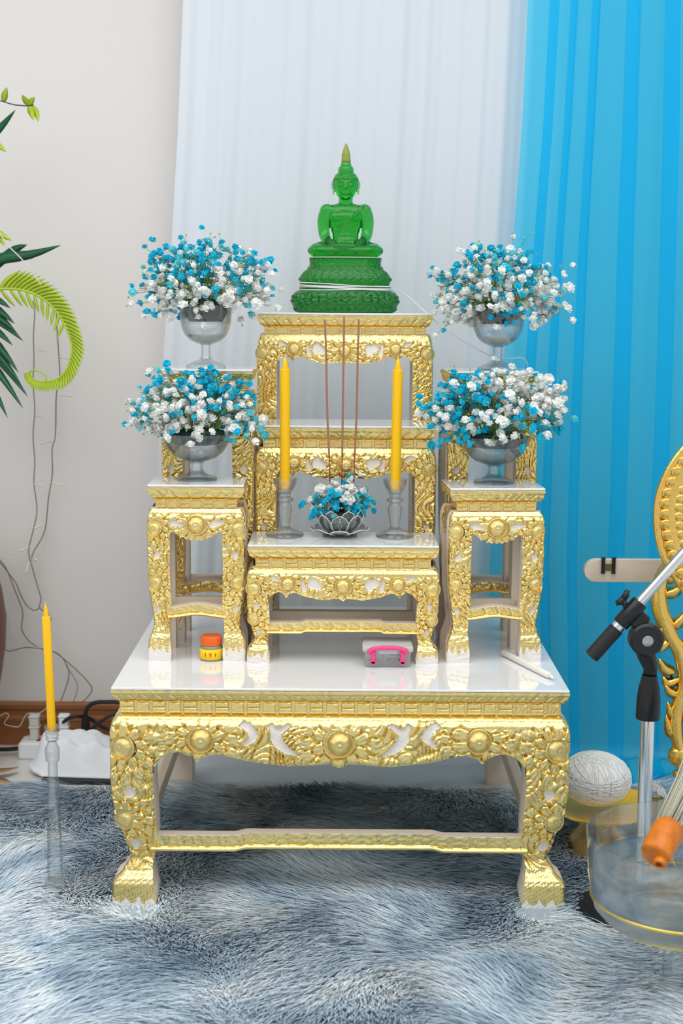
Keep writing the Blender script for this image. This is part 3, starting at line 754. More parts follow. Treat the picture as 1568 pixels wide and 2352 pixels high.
# ------------------------------------------------------------------ green statue
def remeshed(mb, voxel, smooth_it=6):
    me = bpy.data.meshes.new('tmp'); me.from_pydata(mb.V, [], mb.F); o = bpy.data.objects.new('tmp', me); COL.objects.link(o)
    r = o.modifiers.new('r', 'REMESH'); r.mode = 'VOXEL'; r.voxel_size = voxel; r.use_smooth_shade = True
    s = o.modifiers.new('s', 'SMOOTH'); s.factor = .5; s.iterations = smooth_it
    dg = bpy.context.evaluated_depsgraph_get(); dg.update()
    out = bpy.data.meshes.new_from_object(o.evaluated_get(dg)); bpy.data.objects.remove(o); bpy.data.meshes.remove(me)
    return out
def statue():
    k = .000962                                   # metres for one step of the measured outline
    T = thing('seated_statue', 'green translucent resin statue of a seated meditating figure', 'statue', (.0045, 3.155, ZD+.679))
    # pedestal tiers, oval in plan, measured half-widths against height
    def oval(prof, name, lotus=None):
        P = [(w_*k, z*k) for w_, z in prof]
        P = [(0, P[0][1])]+P+[(0, P[-1][1])]
        def md(q, i, z):
            c, s = math.cos(q), math.sin(q); n = 2.7
            r = (abs(c)**n+abs(s)**n)**(-1/n)
            if lotus:
                r *= 1+lotus[2]*sum(math.exp(-((z/k-zz)/lotus[1])**2) for zz in lotus[3])*(abs(math.cos(q*lotus[0]))-.5)
                zk = z/k
                r *= 1+.010*math.sin(34*q+1.3*math.sin(zk*.5))*math.sin(zk*1.1)+.007*math.sin(57*q+zk*.9)*math.cos(zk*.75+q*9)
            return r
        m_ = MB(); m_.lathe(P, 360, mod=md, sq=.62); o = m_.build(name, M['resin_cut'], T); autosmooth(o, 35); return o
    def dense(P, n=7):
        out = []
        for a, b in zip(P, P[1:]): out += [(a[0]+(b[0]-a[0])*t/n, a[1]+(b[1]-a[1])*t/n) for t in range(n)]
        return out+[P[-1]]
    oval(dense([(106, 0), (113, 2), (114, 8), (117, 14), (118, 15), (119, 18), (121, 20), (121, 30), (120, 31), (119, 36), (115, 44), (108, 49), (104, 50), (102, 51), (100, 58), (99, 62)]), 'pedestal', (22, 4, .06, (8, 26, 36)))
    oval(dense([(99, 62.3), (101, 66), (103, 72), (103, 78), (99, 84), (92, 92), (86, 98), (84, 103), (81, 105), (80, 112), (81, 119), (83, 121)]), 'pedestal_upper_tier', (17, 5, .05, (76, 90)))
    oval([(79, 121.3), (82, 122.5), (82, 124), (78, 125)], 'seat_rim').data.materials[0] = mat('pale_resin_edge', (.55, .72, .50), .3, trans=.3)
    # figure: one surface grown from overlapping forms
    b = MB(); Z0 = 125
    def E(x, y, z, rx, ry, rz, R=None): b.ell((x*k, y*k, z*k), (rx*k, ry*k, rz*k), 20, 14, R)
    def C(P, r): b.tube(spline([(p[0]*k, p[1]*k, p[2]*k) for p in P], 6), [q*k for q in np.interp(np.linspace(0, 1, (len(P)-1)*6+1), np.linspace(0, 1, len(r)), r)], 14)
    # crossed legs
    E(0, -4, 139, 62, 40, 15)
    for s in (-1, 1):
        E(s*58, -10, 139, 28, 26, 15.5)
        C([(s*22, 14, 142), (s*52, 2, 143), (s*66, -14, 140), (s*40, -34, 138), (-s*10, -38, 139)], [17, 17, 15, 13, 10])
    C([(20, -38, 146), (-14, -42, 148), (-34, -38, 146)], [9, 8, 5])
    # torso
    for z, rx, ry in ((150, 36, 27), (160, 31, 24), (172, 30, 22), (186, 33, 22), (200, 39, 24), (214, 44, 25), (226, 44, 23)): E(0, 4, z, rx, ry, 21)
    E(0, 4, 233, 46, 19, 12)
    for s in (-1, 1):
        E(s*18, -12, 214, 20, 11, 13)                      # chest
        C([(s*42, 5, 230), (s*49, 7, 210), (s*49.5, 6, 188), (s*46, 0, 170), (s*38, -18, 158), (s*22, -34, 153)], [16, 15, 13.5, 12.5, 10, 7.5])
        E(s*42, 5, 230, 16, 16, 14)
        # palm in the lap with five fingers
        E(s*13, -36, 151, 12, 8, 4.2)
        for q in range(4): C([(s*6, -33-q*3.2, 152), (-s*3, -34-q*3.2, 153), (-s*(11-q), -34-q*3.0, 152)], [2.4, 2.2, 1.7])
        C([(s*12, -31, 154), (s*6, -33, 158), (s*1, -35, 159)], [2.6, 2.3, 1.8])
        E(s*29.5, 3, 285, 3.2, 5, 10); E(s*28, 2, 271, 2.6, 3.6, 8)   # long ears
    C([(0, 5, 232), (0, 4, 244), (0, 2, 262)], [19, 15.5, 17])
    # head
    E(0, 0, 287, 27, 28, 27); E(0, -3, 274, 24, 25, 22); E(0, -6, 263, 16, 19, 13)
    C([(0, -25, 290), (0, -29, 281), (0, -31, 275)], [3.2, 3.6, 4.6])          # nose
    for s in (-1, 1):
        C([(s*5, -26, 289), (s*11, -25.5, 292.5), (s*19, -19, 289)], [1.8, 2.2, 1.4])   # brow
        E(s*10.5, -23, 283.5, 6.8, 4.2, 2.6)               # lowered eyelid
    E(0, -26, 266.5, 8, 3, 1.8); E(0, -25.5, 263.4, 6, 3, 1.8); E(0, -22, 256, 6, 4, 4)
    # hair cap and crown bump
    E(0, 2, 298, 27.5, 27.5, 20); E(0, 1, 318, 18, 18, 14); E(0, 1, 330, 12, 12, 10); b.lathe([(0, 296*k), (28.6*k, 296*k), (28.8*k, 299*k), (27.6*k, 302*k), (0, 302*k)], 40)
    # sash over one shoulder
    C([(40, -12, 238), (27, -24, 222), (4, -26, 206), (-18, -22, 190)], [3.2, 3.2, 3.2, 2.4])
    me = remeshed(b, .00125, 3); me.materials.append(M['resin'])
    me.polygons.foreach_set('use_smooth', [True]*len(me.polygons))
    body = bpy.data.objects.new('figure', me); link(body, T)
    # flame finial
    f = MB(); f.lathe([(0, 334*k), (9*k, 334*k), (10*k, 339*k), (8.5*k, 346*k), (9.2*k, 350*k), (7.2*k, 358*k), (6.6*k, 361*k), (3.6*k, 370*k), (1.2*k, 376*k), (0, 378*k)], 24, mod=lambda q, i, z: 1+.1*math.cos(6*q))
    f.build('flame_finial', M['resin_tip'], T)
    return T
statue()

# ------------------------------------------------------------------ sacred thread round the pedestal, running off to the right
def thread():
    k = .000962; c = Vector((.0045, 3.155, ZD+.679))
    m_ = MB()
    def loop(z, w_, tilt, ph):
        P = []
        for i in range(65):
            q = 2*PI*i/64; n = 2.7; cc, ss = math.cos(q), math.sin(q); r = (abs(cc)**n+abs(ss)**n)**(-1/n)*w_*k
            P.append(c+Vector((r*cc, r*ss*.62, z*k+.0016*math.sin(q*2+ph)+tilt*cc)))
        m_.tube(P, .0011, 6, cap=False)
    loop(54, 104, -.002, 0); loop(57, 104, -.0025, 1.0); loop(60, 104, -.002, 2.2); loop(62.5, 104.5, -.003, .4); loop(51.5, 104, -.001, 3)
    P = [c+Vector((.1, .0, .052)), at(925, 672, 3.17), at(965, 706, 3.14), at(1000, 738, 3.10), at(1045, 772, 3.05), at(1095, 802, 3.02), at(1130, 818, 3.03), at(1165, 824, 3.06), at(1210, 834, 3.09)]
    P.append(P[-1]+Vector((.01, .03, -.12)))
    m_.tube(spline(P, 6), .0012, 6)
    tag(m_.build('sacred_thread', M['thread']), 'white cotton thread wound round the statue and trailing right', 'thread')
thread()

# ------------------------------------------------------------------ glass ware and flowers
def bloom_mesh(seed, m):
    r = random.Random(seed); b = MB(); n = 0
    # three whorls of small cupped petals round a core: a ruffled ball
    b.ell((0, 0, 0), (.55, .55, .5), 7, 4)
    for whorl, (cnt, el, ln) in enumerate(((6, -.15, 1.0), (6, .45, .98), (4, 1.0, .92))):
        for i in range(cnt):
            a = 2*PI*(i+.5*whorl)/cnt+r.uniform(-.25, .25); e = el+r.uniform(-.15, .15)
            d = Vector((math.cos(a)*math.cos(e), math.sin(a)*math.cos(e), math.sin(e)))
            s_ = Vector((-math.sin(a), math.cos(a), 0)); u_ = d.cross(s_)
            L = ln*r.uniform(.85, 1.1); wd = .46
            p0 = d*.35
            b.add([p0, d*L*.72+s_*wd-u_*.06, d*L+s_*.22+u_*.12, d*L-s_*.22+u_*.12, d*L*.72-s_*wd-u_*.06, d*L*.80+u_*.02], [(0, 1, 5), (1, 2, 5), (2, 3, 5), (3, 4, 5), (4, 0, 5)])
    me = bpy.data.meshes.new('bloom'); me.from_pydata(b.V, [], b.F); me.materials.append(m)
    me.polygons.foreach_set('use_smooth', [True]*len(me.polygons)); return me
BL = {'w': [bloom_mesh(i, M['white_bloom']) for i in range(4)], 'b': [bloom_mesh(10+i, M['blue_bloom']) for i in range(4)], 'a': [bloom_mesh(20+i, M['aqua_bloom']) for i in range(3)]}

def bouquet(label, base, cz, rad, n, blue, seed, size=.0072, foam=(.04, .03, .02), droop=.35, keep=lambda d: True):
    """base: foam centre (world); blooms fill a dome of half-axes rad round base+cz; blue(d): share of blue for a direction"""
    r = random.Random(seed)
    T = thing('flower_arrangement', label, 'flowers', base, 0, 'flower arrangements of blue and white gypsophila')
    f = MB(); f.lathe([(0, -foam[2]), (foam[0]*.75, -foam[2]), (foam[0], 0), (foam[0]*.95, foam[1]*.8), (foam[0]*.6, foam[1]), (0, foam[1]*1.05)], 24); f.build('floral_foam', M['foam'], T)
    # sprigs: directions in the dome, each of one colour; blooms cluster round the sprig tips
    sprigs = []
    ns = max(22, n//5)
    for i in range(ns):
        a = 2.39996*i+r.uniform(-.3, .3); s = 1-(i+.5)/ns*(1+droop)
        e = math.asin(max(-1, min(1, s)))
        d = Vector((math.cos(a)*math.cos(e), math.sin(a)*math.cos(e), math.sin(e)))
        p = r.random(); bl = blue(d)
        sprigs.append((d, 'b' if p < bl*.72 else ('a' if p < bl else 'w')))
    stems = MB(); buds = MB(); far = {'w': MB(), 'b': MB(), 'a': MB()}
    root = Vector((0, 0, foam[1]*.5)); C0 = Vector((0, 0, cz)); cand = []
    for d, c in sprigs:
        ln = r.uniform(.84, 1.0)
        tip = C0+Vector((d.x*rad[0], d.y*rad[1], d.z*rad[2]))*ln
        mid = root*.4+tip*.6+Vector((0, 0, .012))
        rr = root+Vector((d.x*foam[0]*.6, d.y*foam[0]*.6, 0))
        stems.tube(spline([rr, mid*.55+rr*.45+Vector((0, 0, .006)), mid, tip], 3), [.0010]*7+[.0007]*3, 4)
        for j in range(int(round(1.75*n/ns))):
            q = Vector((r.gauss(0, 1), r.gauss(0, 1), r.gauss(0, .9)))*rad[2]*.19
            p = tip+q-d*r.uniform(0, .034)
            col = c if r.random() < .88 else r.choice('wba')
            cand.append((p.y-.35*(p-C0).length, p, col))
            if r.random() < .5:
                m2 = mid*.5+tip*.5
                stems.tube([m2, (m2+p)/2+Vector((0, 0, -.002)), p], .0005, 3, cap=False)
            if r.random() < .18:
                bp = p+d*.008+Vector((r.gauss(0, 1), r.gauss(0, 1), r.gauss(0, 1)))*.007
                buds.ell(bp, (.0020, .0020, .0023), 5, 4); stems.tube([p, bp], .0004, 3, cap=False)
    cand.sort(key=lambda t: t[0])                      # nearest and outermost first
    for i, (_, p, col) in enumerate(cand):
        s = size*r.uniform(.72, 1.22)*(1.10 if col == 'w' else .92)
        me = r.choice(BL[col]); ro = (r.uniform(-.2, 1.3), r.uniform(-.5, .5), r.uniform(0, 6))
        if i < 300: share('bloom', me, T, p, ro, (s, s, s*.9))
        else:
            mt = Matrix.Translation(p) @ Matrix.Rotation(ro[2], 4, 'Z') @ Matrix.Scale(s, 4)
            far[col].add([mt @ v.co for v in me.vertices], [tuple(f.vertices) for f in me.polygons])
    for col, mm in (('w', 'white_bloom'), ('b', 'blue_bloom'), ('a', 'aqua_bloom')):
        if far[col].V: o = far[col].build('blooms_behind', M[mm], T); o['kind'] = 'stuff'
    o = stems.build('stems', M['stem'], T); o['kind'] = 'stuff'
    o = buds.build('buds', M['bud'], T); o['kind'] = 'stuff'
    return T

def compote(label, loc, bowl, stem, foot, flutes=0, wave=0, m='glass'):
    """bowl/stem/foot: outer profiles (radius, height) from the table up"""
    T = thing('glass_compote', label, 'vase', loc, 0, 'footed glass vases')
    h0 = foot[-1][1]
    b = MB(); b.lathe([(0, 0)]+foot+[(0, h0)], 40, mod=(lambda q, i, z: 1+.02*math.cos(12*q)) if flutes else None); autosmooth(b.build('foot', M[m], T), 40)
    b = MB(); b.lathe([(0, h0+.0003)]+stem+[(0, stem[-1][1])], 24, mod=lambda q, i, z: 1+.05*math.cos(6*q)); autosmooth(b.build('stem', M[m], T), 50)
    th = .0028
    z0 = bowl[0][1]+.0004
    ins = [(max(.0005, r_-th), z_+th*.8) for r_, z_ in bowl][::-1]; ins[0] = (bowl[-1][0]-th, bowl[-1][1])
    pr = [(0, z0)]+[(r_, z_+.0004) for r_, z_ in bowl]+ins+[(0, bowl[0][1]+th+.002)]
    nb = len(bowl)
    def md(q, i, z):
        e = 1.0
        if flutes and 1 < i <= nb-2: e += .022*abs(math.cos(q*flutes/2))*math.sin(PI*min(1, (i-1)/(nb-2)))
        if wave and z > bowl[-1][1]-.004: e += .012*math.cos(q*wave)
        return e
    b = MB(); b.lathe(pr, 96, mod=md); autosmooth(b.build('bowl', M[m], T), 50)
    return T

tall_bowl = [(.012, .048), (.020, .050), (.032, .056), (.042, .066), (.0485, .080), (.0515, .094), (.053, .108), (.0535, .122), (.054, .128)]
tall_stem = [(.011, .018), (.0095, .022), (.0085, .027), (.0095, .031), (.0082, .035), (.0092, .041), (.0088, .046), (.013, .049)]
tall_foot = [(.040, 0), (.041, .003), (.037, .006), (.028, .010), (.016, .015), (.011, .018)]
low_bowl = [(.012, .036), (.022, .038), (.038, .044), (.051, .054), (.060, .066), (.065, .078), (.067, .088), (.068, .093)]
low_stem = [(.014, .017), (.0115, .021), (.0105, .026), (.0105, .031), (.012, .034), (.015, .036)]
low_foot = [(.040, 0), (.0405, .003), (.038, .006), (.028, .009), (.020, .013), (.014, .017)]
zF, zE = ZD+.566, ZD+.350
def pos(px, Y, z): return Vector((at(px, 1000, Y).x, Y, z))
pTL = pos(474, 2.965, zF); pTR = pos(1138, 2.975, ZD+.565); pBL = pos(451, 2.812, zE); pBR = pos(1136, 2.818, ZD+.347)
compote('tall footed glass vase on the left rear table', pTL, tall_bowl, tall_stem, tall_foot, 12)
compote('tall footed glass vase on the right rear table', pTR, tall_bowl, tall_stem, tall_foot, 12)
compote('wide low footed glass bowl on the left front side table', pBL, low_bowl, low_stem, low_foot, 0, 28, 'glass_g')
compote('wide low footed glass bowl on the right front side table', pBR, low_bowl, low_stem, low_foot, 0, 28, 'glass_g')
def water(label, p, prof, m):
    b = MB(); b.lathe([(0, prof[0][1])]+prof+[(0, prof[-1][1])], 40); return tag(b.build('water', M[m], loc=p), label, 'water')
water('milky water in the bottom of the left tall vase', pTL, [(.016, .0535), (.028, .0585), (.036, .066), (.0375, .068)], 'tape')
water('milky water in the bottom of the right tall vase', pTR, [(.016, .0535), (.028, .0585), (.036, .066), (.0375, .068)], 'tape')
bouquet('blue topped flower dome in the tall left vase', pTL+Vector((0, 0, .112)), .045, (.138, .105, .100), 300, lambda d: .93 if d.z > .45 else (.55 if d.x < -.5 else .22 if d.x < .75 else .5), 1, .0090, (.045, .032, .018), droop=.5)
bouquet('mixed blue and white flower dome in the tall right vase', pTR+Vector((0, 0, .112)), .042, (.136, .105, .100), 300, lambda d: .85 if d.z > .55 else (.62 if d.z > .1 else .12), 2, .0088, (.045, .03, .018), droop=.6)
bouquet('flower dome with a blue crest in the low left bowl', pBL+Vector((0, 0, .082)), .040, (.128, .095, .098), 290, lambda d: .85 if (d.z > .45 and d.x > -.2) else .22 if d.x < .3 else .55, 3, .0092, (.058, .020, .010), droop=.3)
bouquet('mostly white flower dome with blue sides in the low right bowl', pBR+Vector((0, 0, .082)), .046, (.140, .095, .098), 300, lambda d: .10 if (d.z > .35 and d.x > -.1) else (.85 if abs(d.x) > .72 else .30 if d.x > -.3 else .6), 4, .0093, (.058, .020, .010), droop=.4)

# candles, candlesticks, lotus bowl on the low front table
zC = ZD+.235
def candle(label, loc, h, r, tilt=(0, 0), m='wax', wick=True, tipl=.022):
    T = thing('candle', label, 'candle', loc); T.rotation_euler = (tilt[0], tilt[1], 0)
    b = MB(); b.lathe([(0, 0), (r*.96, 0), (r, .002), (r, h-tipl*1.05), (r*.9, h-tipl), (0, h-tipl)], 24); autosmooth(b.build('wax_body', M[m], T), 40)
    b = MB(); b.lathe([(0, h-tipl), (r*.62, h-tipl), (r*.55, h-tipl*.55), (r*.34, h-tipl*.15), (r*.12, h), (0, h)], 16); autosmooth(b.build('tip', M[m], T), 40)
    if wick: b = MB(); b.tube([(0, 0, h-.001), (0, .0005, h+.004)], .0007, 6); b.build('wick', M['wick'], T)
    return T
def candlestick(label, loc):
    T = thing('glass_candlestick', label, 'candlestick', loc, 0, 'pair of short glass candlesticks')
    fl = lambda n_, a: (lambda q, i, z: 1+a*abs(math.cos(q*n_/2)))
    b = MB(); b.lathe([(0, 0), (.036, 0), (.0375, .003), (.036, .007), (.028, .010), (.016, .015), (.010, .0195), (0, .0195)], 48, mod=fl(16, .03)); autosmooth(b.build('foot', M['glass'], T), 40)
    b = MB(); b.lathe([(0, .0198), (.0085, .0198), (.0095, .024), (.0105, .032), (.0125, .044), (.0138, .055), (.0135, .062), (.0105, .067), (.010, .0695), (.0155, .0725), (.0165, .075), (.0155, .0775), (.010, .080), (.0105, .084), (.0112, .0875), (0, .0875)], 48, mod=fl(10, .05)); autosmooth(b.build('stem', M['glass'], T), 40)
    b = MB(); b.lathe([(0, .0878), (.0112, .0878), (.0145, .092), (.019, .100), (.022, .109), (.0235, .1165), (.0228, .1172), (.0205, .110), (.0168, .101), (.012, .0955), (0, .0950)], 48, mod=fl(10, .03)); autosmooth(b.build('cup', M['glass'], T), 40)
    return T
cl = Vector((at(654, 1226, 2.826).x, 2.826, zC)); cr = Vector((at(906, 1228, 2.826).x, 2.826, zC))
candlestick('glass candlestick left of the lotus bowl', cl); candlestick('glass candlestick right of the lotus bowl', cr)
hc = at(653, 822, 2.826).z-(zC+.0955)
candle('yellow candle in the left short glass candlestick', cl+Vector((0, 0, .0956)), hc, .0100)
candle('yellow candle in the right short glass candlestick', cr+Vector((0, 0, .0956)), hc, .0100, (0, .010))

lp = Vector((at(780, 1226, 2.832).x, 2.832, zC))
L = thing('lotus_bowl', 'glass lotus bowl with petal rim and saucer on the front table', 'bowl', lp)
def petal(R0, R1, z0, z1, wd, th, n=7, k=12, flare=1.0):
    """one cupped petal, solid, pointing along +x"""
    b = MB(); G = []
    for side in (0, 1):
        for i in range(k):
            t = i/(k-1); r_ = R0+(R1-R0)*math.sin(t*PI/2)**flare; z_ = z0+(z1-z0)*(t**1.25)
            w_ = wd*min(1, .50+1.2*t)*max(.06, math.sqrt(max(0, 1-max(0, (t-.42)/.58)**2)))
            for j in range(n):
                a = (j/(n-1)-.5)*2*w_/max(r_, .01)
                rr = r_-(th if side else 0)
                G.append((rr*math.cos(a), rr*math.sin(a), z_))
    m_ = k*n
    F = [(i*n+j, i*n+j+1, (i+1)*n+j+1, (i+1)*n+j) for i in range(k-1) for j in range(n-1)]
    F += [tuple(m_+q for q in f)[::-1] for f in F]
    rim = [j for j in range(n)]+[i*n+n-1 for i in range(1, k)]+[(k-1)*n+j for j in range(n-2, -1, -1)]+[i*n for i in range(k-2, 0, -1)]
    F += [(rim[(q+1) % len(rim)], rim[q], m_+rim[q], m_+rim[(q+1) % len(rim)]) for q in range(len(rim))]
    b.add(G, F); e = MB(); e.tube([G[q] for q in rim[n-1:]+rim[:1]], .0011, 5); b.edge = e; return b
M['petal_rim'] = clear_glass('glass_petal', (.90, .93, .925), (.55, .60, .60), .12)
M['petal_edge'] = mat('glass_petal_edge', (.82, .86, .85), .15, trans=.3)
b = MB(); b.lathe([(0, .0), (.034, 0), (.036, .004), (.026, .008), (.024, .0115), (0, .0115)], 40); autosmooth(b.build('base_disc', M['glass_g'], L), 40)
def whorl(name, pm, a0):
    s0 = pm.build(name, M['petal_rim'], L); s0.rotation_euler = (0, 0, a0)
    e0 = pm.edge.build('petal_edge', M['petal_edge'], s0)
    for i in range(1, 8):
        c = share(name, s0.data, L, (0, 0, 0), (0, 0, a0+2*PI*i/8)); share('petal_edge', e0.data, c, (0, 0, 0))
whorl('saucer_petal', petal(.022, .060, .006, .019, .021, .0022, flare=.8), -PI/2)
whorl('petal', petal(.020, .0485, .012, .047, .0185, .002, flare=.55), -PI/2)
whorl('petal', petal(.019, .0455, .012, .056, .0185, .002, flare=.55), -PI/2+PI/8)
bouquet('small blue and white posy in the lotus bowl', lp+Vector((0, 0, .030)), .030, (.070, .055, .055), 105, lambda d: .75 if d.z < .45 else .25, 9, .0088, (.038, .022, .016), droop=.12)
for i, (x0, y0, x1, y1, dy, nm) in enumerate(((746, 734, 757, 1085, -.004, 'left'), (790, 727, 785, 1085, .006, 'middle'), (824, 733, 813, 1085, 0, 'right'))):
    A, B_ = at(x0, y0, 2.835+dy), at(x1, y1, 2.832)
    T = thing('incense_stick', f'thin brown incense stick, {nm} one of the three', 'incense', B_-Vector((0, 0, 0)), 0, 'three incense sticks')
    d = A-B_; j = .10
    b = MB(); b.tube(spline([d*j, d*.4+Vector((.0012*(i-1), 0, 0)), d*.75, d], 5), .0020, 8); b.build('incense_coat', M['incense'], T)
    b = MB(); b.tube([-d*.07, d*(j-.002)], .0013, 6); b.build('bare_rod', M['incense_rod'], T)

# things lying on the base table
jl = on(490, 1517, ZD); jl.y += .012; jl.x -= .005
J = thing('balm_jar', 'small balm jar with orange lid and yellow label', 'jar', jl)
b = MB(); b.lathe([(0, 0), (.0215, 0), (.0228, .0015), (.0228, .024), (.0212, .028), (.019, .030), (0, .030)], 36); autosmooth(b.build('jar_body', M['jar_glass'], J), 40)
b = MB(); b.lathe([(.02285, .003), (.0233, .0032), (.0233, .0235), (.02285, .0237)], 36); b.build('label', M['yellow_label'], J)
def curved_mark(P, r_): # flat mark wrapped on the label
    V = [(r_*math.sin(x/r_), -r_*math.cos(x/r_), z) for x, z in P]; return V
b = MB()
for s in (-1, 1): b.add(curved_mark([(s*.0095, .009), (s*.0115, .010), (s*.0115, .017), (s*.0095, .018), (s*.0088, .0135)], .0236), [(0, 1, 2, 3, 4)[::s]])
b.add(curved_mark([(-.003, .018), (0, .016), (.003, .018), (.0016, .0125), (.0012, .009), (-.0012, .009), (-.0016, .0125)], .0236), [(0, 6, 5, 4, 3, 2, 1)])
b.build('label_print', M['red_print'], J, smooth=False)
b = MB(); b.lathe([(0, .0302), (.0205, .0302), (.0212, .032), (.0212, .046), (.0196, .048), (.0175, .0485), (.016, .0475), (0, .0475)], 48, mod=lambda q, i, z: 1+(.008*math.cos(40*q) if 2 <= i <= 3 else 0)); autosmooth(b.build('lid', M['orange_lid'], J), 40)

bx = on(890, 1534, ZD); BXW = .092
X = thing('plastic_box', 'small clear plastic box with a pink snap handle', 'box', bx+Vector((0, .041, 0)))
def tray(w_, d_, h_, th, zb=0, bev=.006):
    b = MB()
    def ring(sx, sy, z, r_):
        P = []
        for cx, cy, a0 in ((sx-r_, sy-r_, 0), (-sx+r_, sy-r_, PI/2), (-sx+r_, -sy+r_, PI), (sx-r_, -sy+r_, 1.5*PI)):
            P += [(cx+r_*math.cos(a0+q*PI/8), cy+r_*math.sin(a0+q*PI/8), z) for q in range(5)]
        return P
    rs = [ring(w_/2-.004, d_/2-.004, zb, bev), ring(w_/2-.002, d_/2-.002, zb+.002, bev), ring(w_/2, d_/2, zb+h_, bev), ring(w_/2-th, d_/2-th, zb+h_, bev*.8), ring(w_/2-th-.002, d_/2-th-.002, zb+th, bev*.8)]
    V = sum(rs, []); n = 20
    F = [(i*n+j, i*n+(j+1) % n, (i+1)*n+(j+1) % n, (i+1)*n+j) for i in range(4) for j in range(n)]+[tuple(range(n))[::-1], tuple(range(4*n, 5*n))]
    b.add(V, F); return b
autosmooth(tray(BXW, .078, .030, .0018).build('box_body', M['clear_plastic'], X), 40)
lid = MB(); lid.box((0, 0, .0362), (BXW+.006, .084, .0115), .003); autosmooth(lid.build('lid', M['frost_plastic'], X, smooth=False), 40)
b = MB(); b.tube(spline([(-.036, -.0445, .030), (-.034, -.0465, .0365), (-.020, -.0470, .0405), (0, -.0472, .0415), (.020, -.0470, .0405), (.034, -.0465, .0365), (.036, -.0445, .030)], 6), [.0045]*37, 8)
for s in (-1, 1): b.box((s*.0285, -.0445, .022), (.0085, .0045, .026), .001); b.box((s*.0285, -.0445, .0115), (.013, .0045, .005), .001)
b.build('snap_handle', M['pink'], X)
b = MB(); b.box((0, -.0425, .0335), (.038, .003, .010), .001); b.build('latch_plate', M['frost_plastic'], X, smooth=False)
rr = random.Random(5)
bits = MB()
for i in range(46):
    c = Vector((rr.gauss(.012, .010), rr.gauss(-.006, .012), .0045+abs(rr.gauss(0, .006)))); a = rr.uniform(0, PI)
    c.x = max(-.02, min(.036, c.x)); c.y = max(-.03, min(.03, c.y)); c.z = min(c.z, .022)
    d = Vector((math.cos(a), math.sin(a), rr.uniform(-.4, .4)))*.006; bits.tube([c-d*.6, c+d*.6], .0011, 5)
o = bits.build('metal_pins', M['grey_bits']); o.location = X.location; tag(o, 'tangle of small grey metal pins inside the plastic box', 'pins', kind='stuff')
b = MB()
for i in range(10):
    c = Vector((-.014+rr.gauss(0, .006), rr.gauss(-.01, .008), .005+abs(rr.gauss(0, .003)))); a = rr.uniform(0, PI); d = Vector((math.cos(a), math.sin(a), .2))*.007; b.tube([c-d, c, c+d], .001, 5)
o = b.build('rose_pins', M['red_thread']); o.location = X.location; tag(o, 'few rose coloured pins inside the plastic box', 'pins', kind='stuff')

A, B_ = on(1156, 1500, ZD+.006), on(1262, 1553, ZD+.006)
T = thing('candle', 'white candle lying on its side at the base table corner', 'candle', (A.x, A.y, ZD+.0068))
d = Vector((B_.x-A.x, B_.y-A.y, 0)); e = d.normalized()
b = MB(); b.tube([(0, 0, 0), e*.001, d*.97, d], [.0058, .0064, .0064, .0052], 16); b.build('wax_body', M['wax_white'], T)
b = MB(); b.tube([d, d+e*.006, d+e*.012+Vector((.001, 0, -.002))], [.0042, .003, .0022], 10); b.build('tip', M['wax_white'], T)
b = MB(); b.tube([d+e*.012+Vector((.001, 0, -.002)), d+e*.018+Vector((.0, 0, -.003))], .0008, 6); b.build('wick', M['wick'], T)

# ------------------------------------------------------------------ tall glass candlestick on the rug, left
g = on(128, 2058, .004); CLEAR.append((g.x, g.y, .022)); Yg = g.y
def zat(px, py, Y): return at(px, py, Y).z
T = thing('tall_glass_candlestick', 'tall slim glass candlestick standing on the rug at left', 'candlestick', (g.x, g.y, .008))
zt = zat(125, 1672, Yg)-.008
b = MB(); b.lathe([(0, 0), (.0305, 0), (.031, .006), (.026, .010), (.023, .011), (.0225, .018), (.0185, .024), (.0175, .030), (0, .030)], 40); autosmooth(b.build('foot', M['glass'], T), 40)
b = MB(); b.lathe([(0, .0303), (.0135, .0303), (.0145, .040), (.0142, .08), (.0118, .16), (.0092, .24), (.0088, zt-.066), (.0125, zt-.063), (.0135, zt-.059), (.0128, zt-.054), (.0140, zt-.047), (.0132, zt-.038), (.0095, zt-.031), (.0080, zt-.026), (0, zt-.026)], 32); autosmooth(b.build('stem', M['glass'], T), 40)
b = MB(); b.lathe([(0, zt-.0257), (.0085, zt-.0257), (.0125, zt-.021), (.0105, zt-.018), (.0135, zt-.014), (.0112, zt-.011), (.0140, zt-.006), (.0145, zt+.004), (.0128, zt+.004), (.0095, zt-.004), (0, zt-.004)], 32); autosmooth(b.build('cup', M['glass'], T), 40)
hc = zat(119, 1388, Yg)-(zt+.008-.003)
candle('yellow candle in the tall glass candlestick on the rug', (g.x, g.y, zt+.008-.0035), hc, .0078, (0, -.026))

# ------------------------------------------------------------------ potted plant at the left edge
def blade(b, P, w_, fold=.25, n=10, th=.0012, nrm=Vector((0, -1, 0))):
    """solid leaf blade along a path of points; w_ half width"""
    C_ = spline(P, max(3, n//(len(P)-1))); k = len(C_); V = []
    for i, p in enumerate(C_):
        t = (C_[min(i+1, k-1)]-C_[max(i-1, 0)]).normalized(); s_ = t.cross(nrm).normalized(); u_ = s_.cross(t)
        q = i/(k-1); ww = w_*max(.03, math.sin(PI*(.10+.90*q)**.85)) if i < k-1 else w_*.02
        V += [p-s_*ww+u_*ww*fold, p+u_*th, p+s_*ww+u_*ww*fold, p-u_*th*.6-u_*ww*.05]
    F = []
    for i in range(k-1):
        for j in range(4): F.append((i*4+j, i*4+(j+1) % 4, i*4+4+(j+1) % 4, i*4+4+j))
    F += [(0, 1, 2, 3)[::-1], tuple((k-1)*4+j for j in range(4))]
    b.add(V, F)
YP = 3.34
